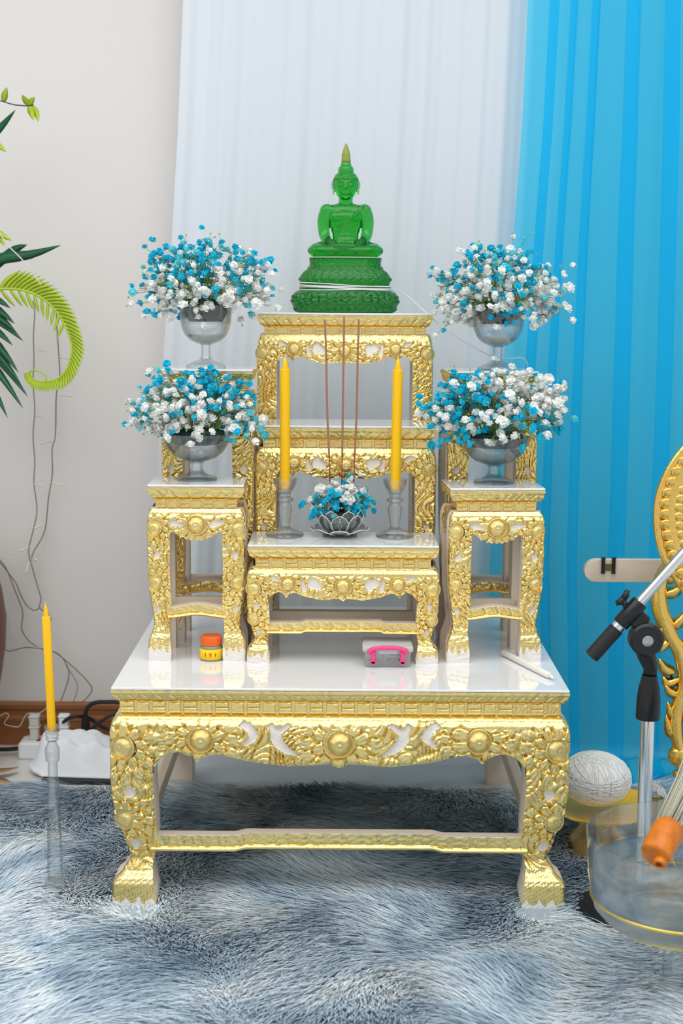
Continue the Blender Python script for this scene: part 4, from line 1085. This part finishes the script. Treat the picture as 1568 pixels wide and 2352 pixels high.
pc = at(-105, 1400, YP); PL = thing('potted_plant', 'leafy plant in a brown pot at the left edge', 'plant', (pc.x, YP, 0))
O = Vector((pc.x, YP, 0))
ztop = zat(0, 1262, YP)
b = MB(); b.lathe([(0, 0), (.085, 0), (.09, .02), (.075, .05), (.07, .08), (.085, .14), (.105, .22), (.118, .30), (.1215, .37), (.113, .44), (.095, ztop-.03), (.10, ztop), (.092, ztop), (.085, ztop-.03), (0, ztop-.035)], 40); autosmooth(b.build('pot', M['pot'], PL), 40)
b = MB(); b.lathe([(0, ztop-.034), (.085, ztop-.034), (.06, ztop-.025), (0, ztop-.02)], 24); b.build('soil', M['twig'], PL)
def L_(P, Y=YP, dy=0): return [at(x, y, Y+dy*i/max(1, len(P)-1))-O for i, (x, y) in enumerate(P)]
root = Vector((0, 0, ztop))
# trunk canes
for j, (P) in enumerate(([(-100, 1250), (-90, 1000), (-60, 780)], [(-110, 1250), (-130, 900), (-90, 600), (-40, 250)], [(-95, 1250), (-80, 900), (-60, 660)])):
    b = MB(); b.tube(spline(L_(P), 8), [.007]*(8*(len(P)-1)+1), 8); b.build('cane', M['twig'], PL)
def leaf_obj(name, P, w_, m, dy=0, **kw):
    b = MB(); blade(b, L_(P, YP, dy), w_, **kw); return b.build(name, M[m], PL)
leaf_obj('sword_leaf', [(-60, 640), (-10, 598), (70, 585), (140, 563)], .0135, 'palm', -.05)
leaf_obj('sword_leaf', [(-40, 640), (25, 580), (62, 562)], .011, 'palm', -.02)
leaf_obj('sword_leaf', [(-60, 340), (-10, 305), (36, 252)], .010, 'palm', -.03)
leaf_obj('sword_leaf', [(-40, 300), (-8, 330), (15, 349)], .008, 'frond', -.03)
for i, (a, q) in enumerate((((-40, 700), (24, 708)), ((-45, 705), (34, 744)), ((-50, 715), (37, 762)), ((-50, 725), (53, 783)), ((-50, 750), (29, 793)), ((-55, 745), (43, 856)), ((-60, 760), (48, 882)), ((-60, 770), (64, 911)), ((-70, 775), (53, 938)), ((-75, 785), (18, 960)))):
    a = (a[0]-30, a[1]-8); m_ = ((a[0]+q[0])/2+6, (a[1]+q[1])/2-14)
    leaf_obj('palm_leaflet', [a, m_, q], .0105, 'palm', -.06-.004*i, nrm=Vector((.1, -1, .5)).normalized())
# young twig with lime leaves near the top
b = MB(); b.tube(spline(L_([(-40, 220), (0, 231), (30, 240), (60, 243), (76, 241)], YP, -.03), 5), .0016, 6); b.build('twig', M['twig'], PL)
for P, w_ in (([(8, 232), (12, 216), (16, 200)], .008), ([(66, 240), (58, 229), (50, 217)], .007), ([(68, 240), (74, 231), (80, 223)], .007), ([(68, 243), (73, 260), (78, 276)], .008), ([(72, 243), (84, 260), (88, 280)], .007), ([(-20, 525), (5, 540), (28, 553)], .007), ([(-10, 540), (4, 552), (10, 566)], .006)):
    leaf_obj('young_leaf', P, w_, 'frond', -.02)
# lime frond with its curled tip
rib = [(-70, 672), (0, 664), (50, 666), (95, 684), (130, 716), (155, 760), (165, 800), (157, 840), (138, 866), (110, 877), (86, 876), (72, 866), (68, 855), (78, 850), (96, 856), (106, 868), (104, 877)]
R_ = spline(L_(rib, YP, -.06), 5)
b = MB(); b.tube(R_, list(np.linspace(.0036, .0018, len(R_))), 6); b.build('frond_rib', M['frond'], PL)
for i in range(5, 58, 1):
    p = R_[i]; t = (R_[min(i+1, len(R_)-1)]-R_[i-1]).normalized(); s_ = Vector((-t.z, 0, t.x))
    ln = float(np.interp(i, [5, 14, 26, 40, 57], [.06, .050, .038, .028, .012])); u_ = (s_*.75+t*.75).normalized()
    b = MB(); blade(b, [p, p+u_*ln*.5+Vector((0, -.004, 0)), p+u_*ln+t*ln*.25+Vector((0, -.010, -.002))], .0058 if i < 40 else .0035, n=4); b.build('leaflet', M['frond'], PL)
    if i < 24 and i % 2:
        b = MB(); u2 = (-s_*.8+t*.6).normalized(); blade(b, [p, p+u2*ln*.55, p+u2*ln*.9], .004, n=4); b.build('leaflet', M['frond'], PL)

# ------------------------------------------------------------------ string lights on the wall
SL = thing('string_light', 'thin string lights hanging in loops on the left wall', 'string light', at(80, 700, 3.49))
O2 = SL.location.copy()
def wire(P, Y=3.492, r_=.0015, m='wire', name='wire'):
    b = MB(); b.tube([p-O2 for p in spline([at(x, y, Y) for x, y in P], 5)], r_, 5); return b.build(name, M[m], SL)
wire([(-10, 520), (15, 560), (45, 590), (70, 620), (95, 655)], 3.22, .0014, 'wire_clear')
wire([(75, 690), (80, 715), (77, 770), (78, 830), (76, 880), (80, 940), (76, 1000), (80, 1060), (78, 1110), (85, 1170), (77, 1215), (70, 1242), (66, 1270), (76, 1310), (86, 1345), (94, 1375), (91, 1396), (110, 1409), (118, 1425)])
wire([(128, 690), (131, 760), (136, 830), (137, 870), (129, 910), (127, 1000), (120, 1030), (120, 1090), (112, 1140), (106, 1200), (98, 1232), (80, 1262), (72, 1282)])
wire([(129, 700), (133, 770), (138, 850), (131, 905), (129, 985), (118, 1045), (122, 1085), (109, 1150), (108, 1210), (103, 1250), (80, 1285), (30, 1284), (-10, 1276)], 3.494, .0010, 'wire_clear')
wire([(-10, 1280), (15, 1310), (38, 1342), (46, 1362), (60, 1388), (78, 1402), (92, 1395)])
wire([(-10, 1275), (14, 1305), (32, 1350), (52, 1405), (50, 1445), (70, 1475), (100, 1492), (132, 1500), (152, 1525), (158, 1555), (140, 1610)])
wire([(-10, 1330), (8, 1390), (7, 1470), (18, 1495), (60, 1487), (110, 1493), (140, 1508), (185, 1548), (211, 1580), (200, 1602), (186, 1614)], 3.490)
wire([(-10, 1350), (12, 1395), (30, 1460), (60, 1482), (90, 1488)], 3.488, .0011, 'wire_clear')
wire([(152, 1530), (170, 1556), (178, 1580), (168, 1614)], 3.490, .0010)
wire([(-10, 1650), (12, 1638), (20, 1644), (10, 1662), (28, 1668), (45, 1668), (62, 1640), (90, 1638), (112, 1622)], 3.47, .0014, 'wire_clear')
for (x0, y0), (x1, y1) in (((80, 955), (97, 957)), ((120, 1013), (92, 1019)), ((118, 1108), (147, 1114)), ((78, 1111), (97, 1117)), ((104, 1204), (78, 1214)), ((66, 1257), (44, 1267)), ((66, 1290), (60, 1318)), ((139, 908), (166, 909)), ((86, 803), (106, 806)), ((136, 820), (158, 824)), ((70, 1284), (86, 1286))):
    b = MB(); A, B_ = at(x0, y0, 3.492)-O2, at(x1, y1, 3.482)-O2; d = (B_-A)
    b.tube([A, A+d*.06, A+d*.62, A+d*.66, A+d*.95, B_], [.0012, .0021, .0021, .0027, .0027, .0012], 8); b.build('bulb', M['led'], SL)

# ------------------------------------------------------------------ power strip, plugs and cords
Ys = 3.40; a0 = at(42, 1745, Ys)
PS = thing('power_strip', 'white power strip with red switches at the baseboard', 'power strip', (a0.x, Ys+.03, .0))
pw = .40
b = MB(); b.box((pw/2, 0, .021), (pw, .062, .042), .004); b.build('housing', M['strip'], PS, smooth=False)
b = MB(); b.box((pw/2, 0, .0435), (pw-.02, .05, .003), .001); b.build('cover', M['strip'], PS, smooth=False)
for x in (.062, .178):
    b = MB(); b.box((x, -.012, .0465), (.026, .014, .005), .0015, Matrix.Rotation(.18, 3, 'Y')); b.build('switch', M['red_switch'], PS, smooth=False)
    b = MB(); b.box((x-.002, -.012, .0452), (.032, .019, .002), .0006); b.build('switch_frame', M['black'], PS, smooth=False)
b = MB(); b.tube(spline([(-.001, 0, .02), (-.05, .0, .016), (-.2, .02, .012)], 5), .0055, 8); b.build('cord', M['black_rub'], PS)
def adapter(px, label, m, h):
    x = at(px, 1690, Ys+.02).x
    T = thing('plug_adapter', label, 'adapter', (x, Ys+.025, .0452), 0, 'plug adapters on the power strip')
    b = MB(); b.box((0, 0, h*.24), (.021, .022, h*.48), .002); b.build('lower_block', M[m], T, smooth=False)
    b = MB(); b.box((0, 0, h*.52), (.027, .025, h*.10), .002); b.build('collar', M[m], T, smooth=False)
    b = MB(); b.box((0, 0, h*.73), (.023, .022, h*.32), .002); b.build('upper_block', M[m], T, smooth=False)
    b = MB(); b.box((0, 0, h*.95), (.027, .024, h*.12), .002); b.build('cap', M[m], T, smooth=False)
adapter(79, 'greenish white plug adapter left of the tall candlestick', 'adapter', .062)
adapter(147, 'pale plug adapter standing right behind the tall candlestick', 'strip', .064)
x = at(196, 1690, Ys+.02).x
BP = thing('black_plug', 'black power plug with a thick black cord', 'plug', (x, Ys+.025, .0455))
b = MB(); b.lathe([(0, 0), (.016, 0), (.017, .004), (.0165, .016), (.012, .022), (.0105, .036), (.0085, .052), (.0075, .062), (0, .062)], 20, sq=.85); autosmooth(b.build('plug_body', M['black'], BP), 40)
b = MB(); b.tube([p for p in spline([(0, 0, .058), (.004, .0, .078), (.020, -.002, .093), (.05, -.006, .098), (.10, -.01, .094), (.16, -.01, .05)], 6)], .0052, 10); b.build('cord', M['black_rub'], BP)
b = MB(); b.tube(spline([at(142, 1662, 3.42), at(158, 1650, 3.41), at(180, 1645, 3.41), at(206, 1650, 3.45), at(232, 1668, 3.45), at(262, 1680, 3.45), at(330, 1700, 3.42)], 6), .0048, 10)
tag(b.build('black_cable', M['black_rub']), 'black cord arching behind the black plug', 'cord')
b = MB(); b.tube(spline([at(206, 1680, 3.385), at(228, 1660, 3.38), at(256, 1643, 3.38), at(300, 1632, 3.40)], 6), .0045, 10)
tag(b.build('black_cable', M['black_rub']), 'dark grey cord rising to the right from the power strip', 'cord')

# ------------------------------------------------------------------ white cloth heap and dark mat
def heap():
    nx, ny = 70, 40
    u = np.linspace(0, 1, nx)[None, :]; v = np.linspace(0, 1, ny)[:, None]
    x0, x1 = on(44, 1790, .02).x, on(300, 1790, .02).x
    wl = .03*np.sin(PI*v)                                   # rounded left end
    X = x0+.045-wl*1.5+(x1-x0)*u; Y = 3.235+.15*v+0*u-.02*u
    env = (sstep(0, .16, u)*sstep(0, .28, v)*(1-.35*sstep(.7, 1, v)))
    Z = .016+.078*env*(.70+.30*np.sin(3.1*u+1.0)+.10*np.sin(9*u+4*v))+.007*np.sin(26*u-14*v+3*np.sin(6*v))*env+.005*np.abs(np.sin(17*v+9*u))*sstep(0, .1, v)
    top = np.stack([X, Y, Z+0*u], -1).reshape(-1, 3); low = top.copy(); low[:, 2] = .0125
    F1 = grid_faces(ny, nx); n = nx*ny; i = np.arange(n).reshape(ny, nx)
    rim = np.concatenate([i[0, :], i[1:, -1], i[-1, -2::-1], i[-2:0:-1, 0]]); r2 = np.roll(rim, -1)
    F = np.concatenate([F1, F1[:, ::-1]+n, np.stack([rim, rim+n, r2+n, r2], -1)])
    return tag(mesh_obj('cloth_heap', np.concatenate([top, low]), F, M['cloth']), 'crumpled white cloth heaped in front of the power strip', 'cloth')
heap()
a1, a2 = on(85, 1808, .01), on(330, 1812, .01)
b = MB(); b.box(((a1.x+a2.x)/2, 3.29, .006), (a2.x-a1.x, .15, .012), .003); tag(b.build('dark_mat', M['black_rub'], smooth=False), 'thin black mat under the white cloth heap', 'mat')
# bronze cloth leaf on the tiles
BL_ = thing('bronze_leaf', 'crinkled bronze decorative leaf on the floor, left edge', 'ornament', on(-20, 1800, 0))
for P in ([(-60, 1785), (-15, 1782), (18, 1776), (42, 1768)], [(-60, 1800), (-15, 1800), (15, 1806), (44, 1812)], [(-50, 1812), (-20, 1822), (0, 1834), (12, 1842)]):
    b = MB(); blade(b, [on(x, y, .008)-BL_.location+Vector((0, 0, .006)) for x, y in P], .016, nrm=Vector((0, 0, 1)), fold=.35); b.build('lobe', M['dry_leaf'], BL_)

# ------------------------------------------------------------------ right: microphone stand
m0 = on(1470, 2086, .015); Ym = m0.y; CLEAR.append((m0.x, m0.y, .10))
MS = thing('microphone_stand', 'chrome microphone stand with black boom clamp and round base', 'microphone stand', (m0.x, Ym, .008))
O3 = MS.location.copy()
def A3(px, py, dy=0): return at(px, py, Ym+dy)-O3
b = MB(); b.lathe([(0, 0), (.112, 0), (.114, .004), (.112, .014), (.100, .019), (.03, .030), (.018, .034), (.016, .046), (0, .046)], 56); autosmooth(b.build('base', M['black'], MS), 35)
zc0 = A3(1469, 1650).z; zc1 = A3(1469, 1550).z
b = MB(); b.lathe([(0, .040), (.0128, .040), (.0128, zc0+.02), (0, zc0+.02)], 32); autosmooth(b.build('tube', M['chrome'], MS), 40)
b = MB(); b.lathe([(0, zc0), (.0215, zc0), (.0222, zc0+.004), (.0215, zc0+.035), (.0195, zc0+.055), (.0150, zc1-.006), (.0140, zc1), (0, zc1)], 40, mod=lambda q, i, z: 1+.012*math.cos(14*q)); autosmooth(b.build('clutch', M['black'], MS), 30)
hub = A3(1482, 1467, -.012)
b = MB(); b.tube([(0, 0, zc1-.002), (.002, 0, zc1+.012), (hub.x*.7, hub.y*.5, (zc1+hub.z)/2+.004), hub+Vector((0, .006, -.012))], [.0125, .013, .017, .020], 20); b.build('neck', M['black'], MS)
Ry = Matrix.Rotation(PI/2, 4, 'X')
b = MB(); b.lathe([(0, -.016), (.026, -.016), (.0305, -.012), (.0305, .0), (.028, .002), (.0305, .004), (.0305, .012), (.026, .016), (0, .0165)], 40, c=hub, ax=Ry, mod=lambda q, i, z: 1+.006*math.cos(24*q)); o = autosmooth(b.build('joint', M['black'], MS), 30); o.rotation_euler = (0, 0, 0)
b = MB(); b.lathe([(0, .0166), (.0105, .0166), (.0100, .0200), (.006, .0212), (0, .0215)], 24, c=hub, ax=Ry); autosmooth(b.build('joint_screw', M['steel'], MS), 40)
q0, q1 = A3(1357, 1509, -.014), A3(1640, 1192, -.014); dv = (q1-q0).normalized()
P0 = lambda px, py: q0+dv*((A3(px, py, -.014)-q0).dot(dv))
b = MB(); b.tube([q0, q0+dv*.002, P0(1416, 1443)-dv*.001, P0(1416, 1443)], [.011, .0138, .0138, .0125], 28); autosmooth(b.build('grip', M['black_rub'], MS), 40)
b = MB(); b.tube([P0(1416, 1443)+dv*.0002, P0(1423, 1435)], .0118, 24); autosmooth(b.build('ring', M['chrome'], MS), 40)
b = MB(); b.tube([P0(1424, 1434), P0(1426, 1432), P0(1468, 1386), P0(1471, 1383)], [.0145, .0155, .0155, .014], 28); b.box(P0(1452, 1412)+Vector((.014, .004, -.012)), (.034, .022, .034), .004, Matrix.Rotation(-math.atan2(dv.z, dv.x), 3, 'Y')); autosmooth(b.build('clamp', M['black'], MS), 40)
b = MB(); b.tube([P0(1470, 1384), q1], .0093, 24); autosmooth(b.build('boom', M['chrome'], MS), 40)
kb = A3(1430, 1376, -.016); kn = A3(1440, 1404, -.014)
b = MB(); b.tube([kn, kb], .0055, 12)
sd = dv
for s in (-1, 1): b.tube([kb-sd*.002*s, kb+sd*.008*s+Vector((0, 0, .001)), kb+sd*.016*s+Vector((-.002, 0, .004))], [.006, .0065, .0045], 12)
b.build('wing_knob', M['black'], MS)

# ------------------------------------------------------------------ pedestal tray with the thread ball
tc = Vector((at(1378, 1845, 2.82).x, 2.82, 0)); zr = zat(1378, 1850, 2.82)
def phan(name_label, c, zr_, R_t, m='gold_tray'):
    T = thing('pedestal_tray', name_label, 'tray', c)
    b = MB(); b.lathe([(0, .0), (R_t*.58, .0), (R_t*.60, .006), (R_t*.55, .012), (R_t*.50, .03), (R_t*.38, zr_*.42), (R_t*.30, zr_*.60), (R_t*.33, zr_*.63), (R_t*.26, zr_*.66), (0, zr_*.66)], 48, mod=lambda q, i, z: 1+(.03*abs(math.cos(6*q)) if i < 6 else 0)); autosmooth(b.build('foot', M['brass'] if m == 'gold_tray' else M[m], T), 40)
    b = MB(); b.lathe([(0, zr_*.661), (R_t*.27, zr_*.661), (R_t*.55, zr_*.74), (R_t*.84, zr_*.90), (R_t*.98, zr_*1.0), (R_t, zr_*1.02), (R_t*.97, zr_*1.02), (R_t*.80, zr_*.93), (R_t*.5, zr_*.80), (0, zr_*.79)], 96, mod=lambda q, i, z: 1+(.055*abs(math.cos(10*q))+.012*math.cos(40*q) if 3 < i < 8 else 0)); autosmooth(b.build('tray', M['gold_tray'], T), 40)
    return T
CLEAR.append((tc.x, tc.y, .07))
phan('gold pedestal tray holding the white thread ball', tc+Vector((0, 0, .008)), zr-.004, .118)
CLEAR.append((.42, 3.33, .05))
phan('small gold pedestal tray behind the right rear leg of the base table', Vector((.440, 3.315, .0)), .125, .052)
bc = at(1367, 1787, 2.815)
TB = thing('thread_ball', 'large ball of white cotton thread on the gold tray', 'thread ball', bc)
rx, rz = .071, .053
# core, then bands of wound thread
b = MB(); b.lathe([(0, -rz)]+[(rx*math.sin(PI*i/20), -rz*math.cos(PI*i/20)) for i in range(1, 20)]+[(0, rz)], 72, mod=lambda q, i, z: 1+.012*math.cos(36*q)*(1 if z < .01 else .2)+.006*math.sin(11*q)); b.build('core', M['thread'], TB)
rr = random.Random(3)
def winding(ax_, n, off, name):
    b = MB()
    for i in range(n):
        tilt = ax_[0]+rr.gauss(0, ax_[1]); az = ax_[2]+rr.gauss(0, ax_[3]); P = []
        R_m = Matrix.Rotation(az, 3, 'Z') @ Matrix.Rotation(tilt, 3, 'X'); h_ = rr.uniform(-.42, .42)
        for j in range(33):
            q = 2*PI*j/32; s_ = math.sqrt(1-h_*h_); v = R_m @ Vector((s_*math.cos(q), s_*math.sin(q), h_)); P.append((v.x*rx*off, v.y*rx*off, v.z*rz*off))
        b.tube(P, .0010, 5, cap=False)
    o = b.build(name, M['thread'], TB); o['kind'] = 'stuff'
winding((PI/2, .10, 0, 1.6), 46, 1.012, 'winding'); winding((.5, .25, .6, .3), 22, 1.022, 'winding'); winding((.15, .1, 0, 1), 6, 1.03, 'winding')
# tassel of loose thread ends on the tray rim
tp = at(1515, 1812, 2.86)
b = MB()
for i in range(26):
    e = Vector((rr.gauss(-.012, .012), rr.gauss(0, .006), rr.gauss(.004, .008))); s_ = Vector((rr.gauss(0, .004), 0, rr.gauss(0, .003)))
    b.tube(spline([s_+Vector((.012, 0, -.028)), s_, s_*.5+e*.7, e*1.2+Vector((0, 0, .003))], 4), .0007, 4)
o = b.build('thread_tassel', M['thread'], loc=tp); tag(o, 'frayed white thread ends behind the brass holder', 'thread')
# brass holder
hb = Vector((at(1508, 1860, 2.72).x, 2.72, .008)); zt_ = zat(1508, 1832, 2.72)-.008; CLEAR.append((hb.x, hb.y, .04))
BH = thing('brass_holder', 'slim brass cup holder beside the bamboo whisk', 'holder', hb)
b = MB(); b.lathe([(0, 0), (.034, 0), (.034, .004), (.012, .012), (.007, .03), (.007, zt_-.075), (.012, zt_-.072), (0, zt_-.072)], 32); autosmooth(b.build('stand', M['brass'], BH), 40)
b = MB(); b.lathe([(0, zt_-.0718), (.0105, zt_-.0718), (.0118, zt_-.068), (.0115, zt_-.008), (.0135, zt_-.004), (.0135, zt_), (.011, zt_), (.0095, zt_-.004), (.0095, zt_-.06), (0, zt_-.06)], 32); autosmooth(b.build('cup', M['brass'], BH), 40)

# ------------------------------------------------------------------ water bowl on a glass foot
bb = on(1552, 2285, .01); CLEAR.append((bb.x, bb.y, .02))
WB = thing('glass_water_bowl', 'big clear glass bowl with gold lines on a glass foot', 'bowl', (bb.x, bb.y, .008))
zr2 = zat(1350, 1915, bb.y)-.008; zb2 = zat(1552, 2128, bb.y)-.008
Rb = abs(at(1348, 1915, bb.y).x-bb.x)
b = MB(); b.lathe([(0, 0), (.055, 0), (.055, .006), (.03, .012), (.024, .03), (.024, zb2-.012), (.03, zb2-.002), (0, zb2-.002)], 40, mod=lambda q, i, z: 1+.03*math.cos(8*q)); autosmooth(b.build('foot', M['glass'], WB), 40)
hb_ = zr2-zb2; th = .0035
outp = [(.03, 0), (Rb*.60, .004), (Rb*.80, .016), (Rb*.90, .034), (Rb*.945, .06), (Rb*.97, .09), (Rb*.99, hb_*.85), (Rb, hb_)]
inp = [(r_-th*(1 if z_ > .02 else 1.6), max(z_, .008)) for r_, z_ in outp[::-1]][:-1]
b = MB(); b.lathe([(0, zb2)]+[(r_, z_+zb2) for r_, z_ in outp]+[(r_, z_+zb2) for r_, z_ in inp]+[(0, zb2+.008)], 96); autosmooth(b.build('bowl', M['glass'], WB), 40)
for zz in (.052, .012):
    r_ = np.interp(zz, [p[1] for p in outp], [p[0] for p in outp]); b = MB(); b.lathe([(r_+.0004, zb2+zz-.0022), (r_+.0016, zb2+zz-.001), (r_+.0020, zb2+zz+.001), (r_+.0006, zb2+zz+.0022)], 96); b.build('gold_line', M['gold_line'], WB)
wl = .098
wp = [(r_-th-.0006, z_) for r_, z_ in outp if .02 < z_ < wl]
b = MB(); rtop = float(np.interp(wl, [p[1] for p in outp], [p[0] for p in outp]))-th-.0006
b.lathe([(0, zb2+.0095), (Rb*.70, zb2+.0125)]+[(r_, z_+zb2) for r_, z_ in wp]+[(rtop, zb2+wl), (rtop*.8, zb2+wl+.0004), (rtop*.5, zb2+wl-.0004), (0, zb2+wl)], 96)
tag(b.build('bowl_water', M['water'], loc=WB.location), 'clear water filling the big glass bowl', 'water')

# bamboo whisk with orange wrapped end
w0 = at(1503, 1968, bb.y-.035); w1 = at(1535, 1905, bb.y+.01); ax_ = (w1-w0).normalized(); ax_ = Vector((ax_.x, ax_.y, ax_.z)).normalized()
WK = thing('bamboo_whisk', 'split bamboo whisk with an orange wrapped end over the bowl', 'whisk', w0)
u_ = ax_.orthogonal().normalized(); v_ = ax_.cross(u_)
Rm = Matrix((u_, v_, ax_)).transposed().to_4x4()
b = MB(); b.lathe([(0, 0), (.021, 0), (.0245, .003), (.0255, .02), (.0265, .06), (.0245, .066), (0, .066)], 32, ax=Rm, mod=lambda q, i, z: 1+.04*math.sin(3*q+z*60)); autosmooth(b.build('wrapped_end', M['orange_wrap'], WK), 40)
hx = (u_*.6-v_*.2)
ch = Vector((.012, -.006, .002))-ax_*.004
b = MB(); b.lathe([(.0060, -.012), (.0105, -.012), (.0115, -.006), (.0115, .012), (.0060, .012), (.0060, -.011)], 20, c=Vector((.011, -.002, -.004)), ax=Rm); autosmooth(b.build('hollow_stub', M['orange_wrap'], WK), 40)
b = MB()
for i in range(150):
    r0 = math.sqrt(rr.random())*.023; q = rr.uniform(0, 2*PI); s_ = (u_*math.cos(q)+v_*math.sin(q))
    L0 = rr.uniform(.30, .36)
    b.tube([s_*r0+ax_*.064, s_*r0*1.15+ax_*.16, s_*r0*1.75+ax_*L0], [.0017, .0016, .0011], 4)
o = b.build('sticks', M['bamboo'], WK); o['kind'] = 'stuff'

# ------------------------------------------------------------------ gilded carved panel and beige board at the right edge
Yn = 2.88
NP = thing('carved_panel', 'gilded carved serpent panel with leaf scrolls at the right edge', 'panel', at(1600, 1790, Yn)+Vector((0, 0, -.0)))
NP.location = (NP.location.x, Yn, 0)
O4 = NP.location.copy()
def A4(px, py, dy=0): return at(px, py, Yn+dy)-O4
def flat_tube(P, R, dep, m, name, n=20):
    C_ = spline(P, 6); k = len(C_); Rr = np.interp(np.linspace(0, 1, k), np.linspace(0, 1, len(R)), R); V = []
    for i, p in enumerate(C_):
        t = (C_[min(i+1, k-1)]-C_[max(i-1, 0)]).normalized(); s_ = Vector((-t.z, 0, t.x)).normalized()
        for j in range(n):
            q = 2*PI*j/n; V.append(p+s_*math.cos(q)*Rr[i]+Vector((0, math.sin(q)*dep*min(1, Rr[i]/.012), 0)))
    F = [(i*n+j, i*n+(j+1) % n, (i+1)*n+(j+1) % n, (i+1)*n+j) for i in range(k-1) for j in range(n)]+[tuple(range(n))[::-1], tuple((k-1)*n+j for j in range(n))]
    return mesh_obj(name, V, F, M[m], NP), C_
body, C_ = flat_tube([A4(1720, 985), A4(1640, 1020), A4(1580, 1075), A4(1548, 1140), A4(1545, 1205), A4(1562, 1270), A4(1590, 1330), A4(1630, 1390)], [.02, .034, .038, .038, .036, .034, .03, .024], .020, 'gold_paint', 'serpent_body')
edge, _ = flat_tube([A4(1720, 950, -.012), A4(1625, 985, -.012), A4(1560, 1045, -.012), A4(1518, 1120, -.012), A4(1508, 1195, -.012), A4(1520, 1265, -.012), A4(1548, 1320, -.012), A4(1600, 1400, -.012)], [.006, .008, .008, .008, .008, .008, .008, .006], .008, 'gold_paint', 'rim_bead')
# overlapping scales along the body
sm = MB(); sm.ell((0, 0, 0), (.0135, .004, .0125), 14, 8); sme = None
for i in range(8, len(C_)-4, 2):
    t = (C_[i+1]-C_[i-1]).normalized(); s_ = Vector((-t.z, 0, t.x))
    for q in (-.45, .25):
        p = C_[i]+s_*q*.040+Vector((0, -.0185+.004*abs(q), 0))
        if sme is None: e = sm.build('scale', M['gold_paint'], NP); sme = e.data
        else: e = share('scale', sme, NP, p)
        e.location = p+t*.004*(1 if q > 0 else -1); e.rotation_euler = (0.25, math.atan2(-t.z, t.x)*0, 0)
# second strand of leaf scroll down the edge
flat_tube([A4(1600, 1180, .01), A4(1545, 1285, .004), A4(1516, 1335), A4(1514, 1390), A4(1534, 1450), A4(1560, 1500), A4(1570, 1570), A4(1552, 1640), A4(1560, 1720), A4(1600, 1790)], [.012, .014, .016, .018, .017, .014, .014, .014, .013, .012], .016, 'gold_paint', 'scroll_stem')
def leafy(P, w_, dy=-.012):
    b = MB(); blade(b, [A4(x, y, dy*(i+.4)/len(P)) for i, (x, y) in enumerate(P)], w_, fold=-.35, n=9, th=.006); b.build('carved_leaf', M['gold_paint'], NP)
for P, w_ in (([(1520, 1320), (1540, 1330), (1562, 1310)], .014), ([(1525, 1365), (1550, 1360), (1575, 1335)], .014), ([(1540, 1420), (1525, 1432), (1508, 1465)], .013), ([(1545, 1440), (1560, 1430), (1580, 1400)], .014), ([(1550, 1470), (1530, 1478), (1514, 1500)], .014),
              ([(1550, 1545), (1528, 1538), (1512, 1510)], .014), ([(1560, 1560), (1535, 1570), (1521, 1552)], .013), ([(1560, 1500), (1580, 1480), (1600, 1440)], .015), ([(1560, 1600), (1540, 1590), (1526, 1572)], .012), ([(1565, 1640), (1545, 1645), (1532, 1610)], .013), ([(1556, 1690), (1540, 1680), (1529, 1640)], .014), ([(1570, 1660), (1590, 1640), (1605, 1600)], .015)):
    leafy(P, w_)
for c_, r_ in (((1566, 1735), (.030, .020, .027)), ((1572, 1778), (.026, .018, .014))):
    b = MB(); b.ell(A4(*c_), r_, 24, 14); b.build('baluster_bulb', M['gold_paint'], NP)
b = MB(); b.lathe([(0, 0), (.045, 0), (.045, .03), (.032, .04), (.026, .12), (.022, A4(1572, 1785).z), (0, A4(1572, 1785).z)], 32, c=(A4(1575, 1790).x, 0, 0)); autosmooth(b.build('post', M['gold_paint'], NP), 40)
b = MB(); b.box((A4(1690, 1400).x, .01, .62), (.05, .04, 1.24), .006); b.build('panel_frame', M['gold_paint'], NP, smooth=False)

Yb = 2.99
p0, p1 = at(1340, 1309, Yb), at(1680, 1309, Yb); hh = abs(at(1400, 1283, Yb).z-at(1400, 1335, Yb).z)/2
BD = thing('wooden_board', 'beige round ended wooden board held out from the gilded panel', 'board', p0)
def plank():
    b = MB(); n = 14; L0 = p1.x-p0.x
    pts = [(hh-hh*math.sin(q), hh*math.cos(q)) for q in np.linspace(0, PI, n)]+[(L0, -hh), (L0, hh)]
    k = len(pts); rows = []
    V = []
    for y, ins in ((-.008, .0012), (-.0068, 0), (.0068, 0), (.008, .0012)):
        for x, z in pts:
            V.append((x+(ins if x < hh else 0), y, z*(1-ins/hh)))
    F = [(r*k+j, r*k+(j+1) % k, (r+1)*k+(j+1) % k, (r+1)*k+j) for r in range(3) for j in range(k)]+[tuple(range(k))[::-1], tuple(3*k+j for j in range(k))]
    b.add(V, F); return b
autosmooth(plank().build('board', M['beige_wood'], BD, smooth=False), 40)
b = MB(); b.box((p1.x-p0.x-.05, .022, -.09), (.03, .03, .30), .003); b.build('bracket', M['beige_wood'], BD, smooth=False)
CL = thing('spring_clip', 'small black double roller clip on the beige board', 'clip', at(1396, 1299, Yb-.0085))
for s in (-1, 1):
    b = MB(); x = s*.0112
    b.lathe([(0, -.0165), (.0045, -.0165), (.0048, -.014), (.0038, -.013), (.0038, -.002), (.0042, 0), (.0038, .002), (.0038, .012), (.0042, .0155), (.0058, .0165), (.0050, .0185), (0, .0185)], 16, c=(x, -.005, 0)); autosmooth(b.build('roller', M['black'], CL), 40)
b = MB(); b.box((0, -.003, -.003), (.017, .005, .014), .001); b.build('bridge', mat('olive_metal', (.10, .10, .02), .4), CL, smooth=False)

fur()
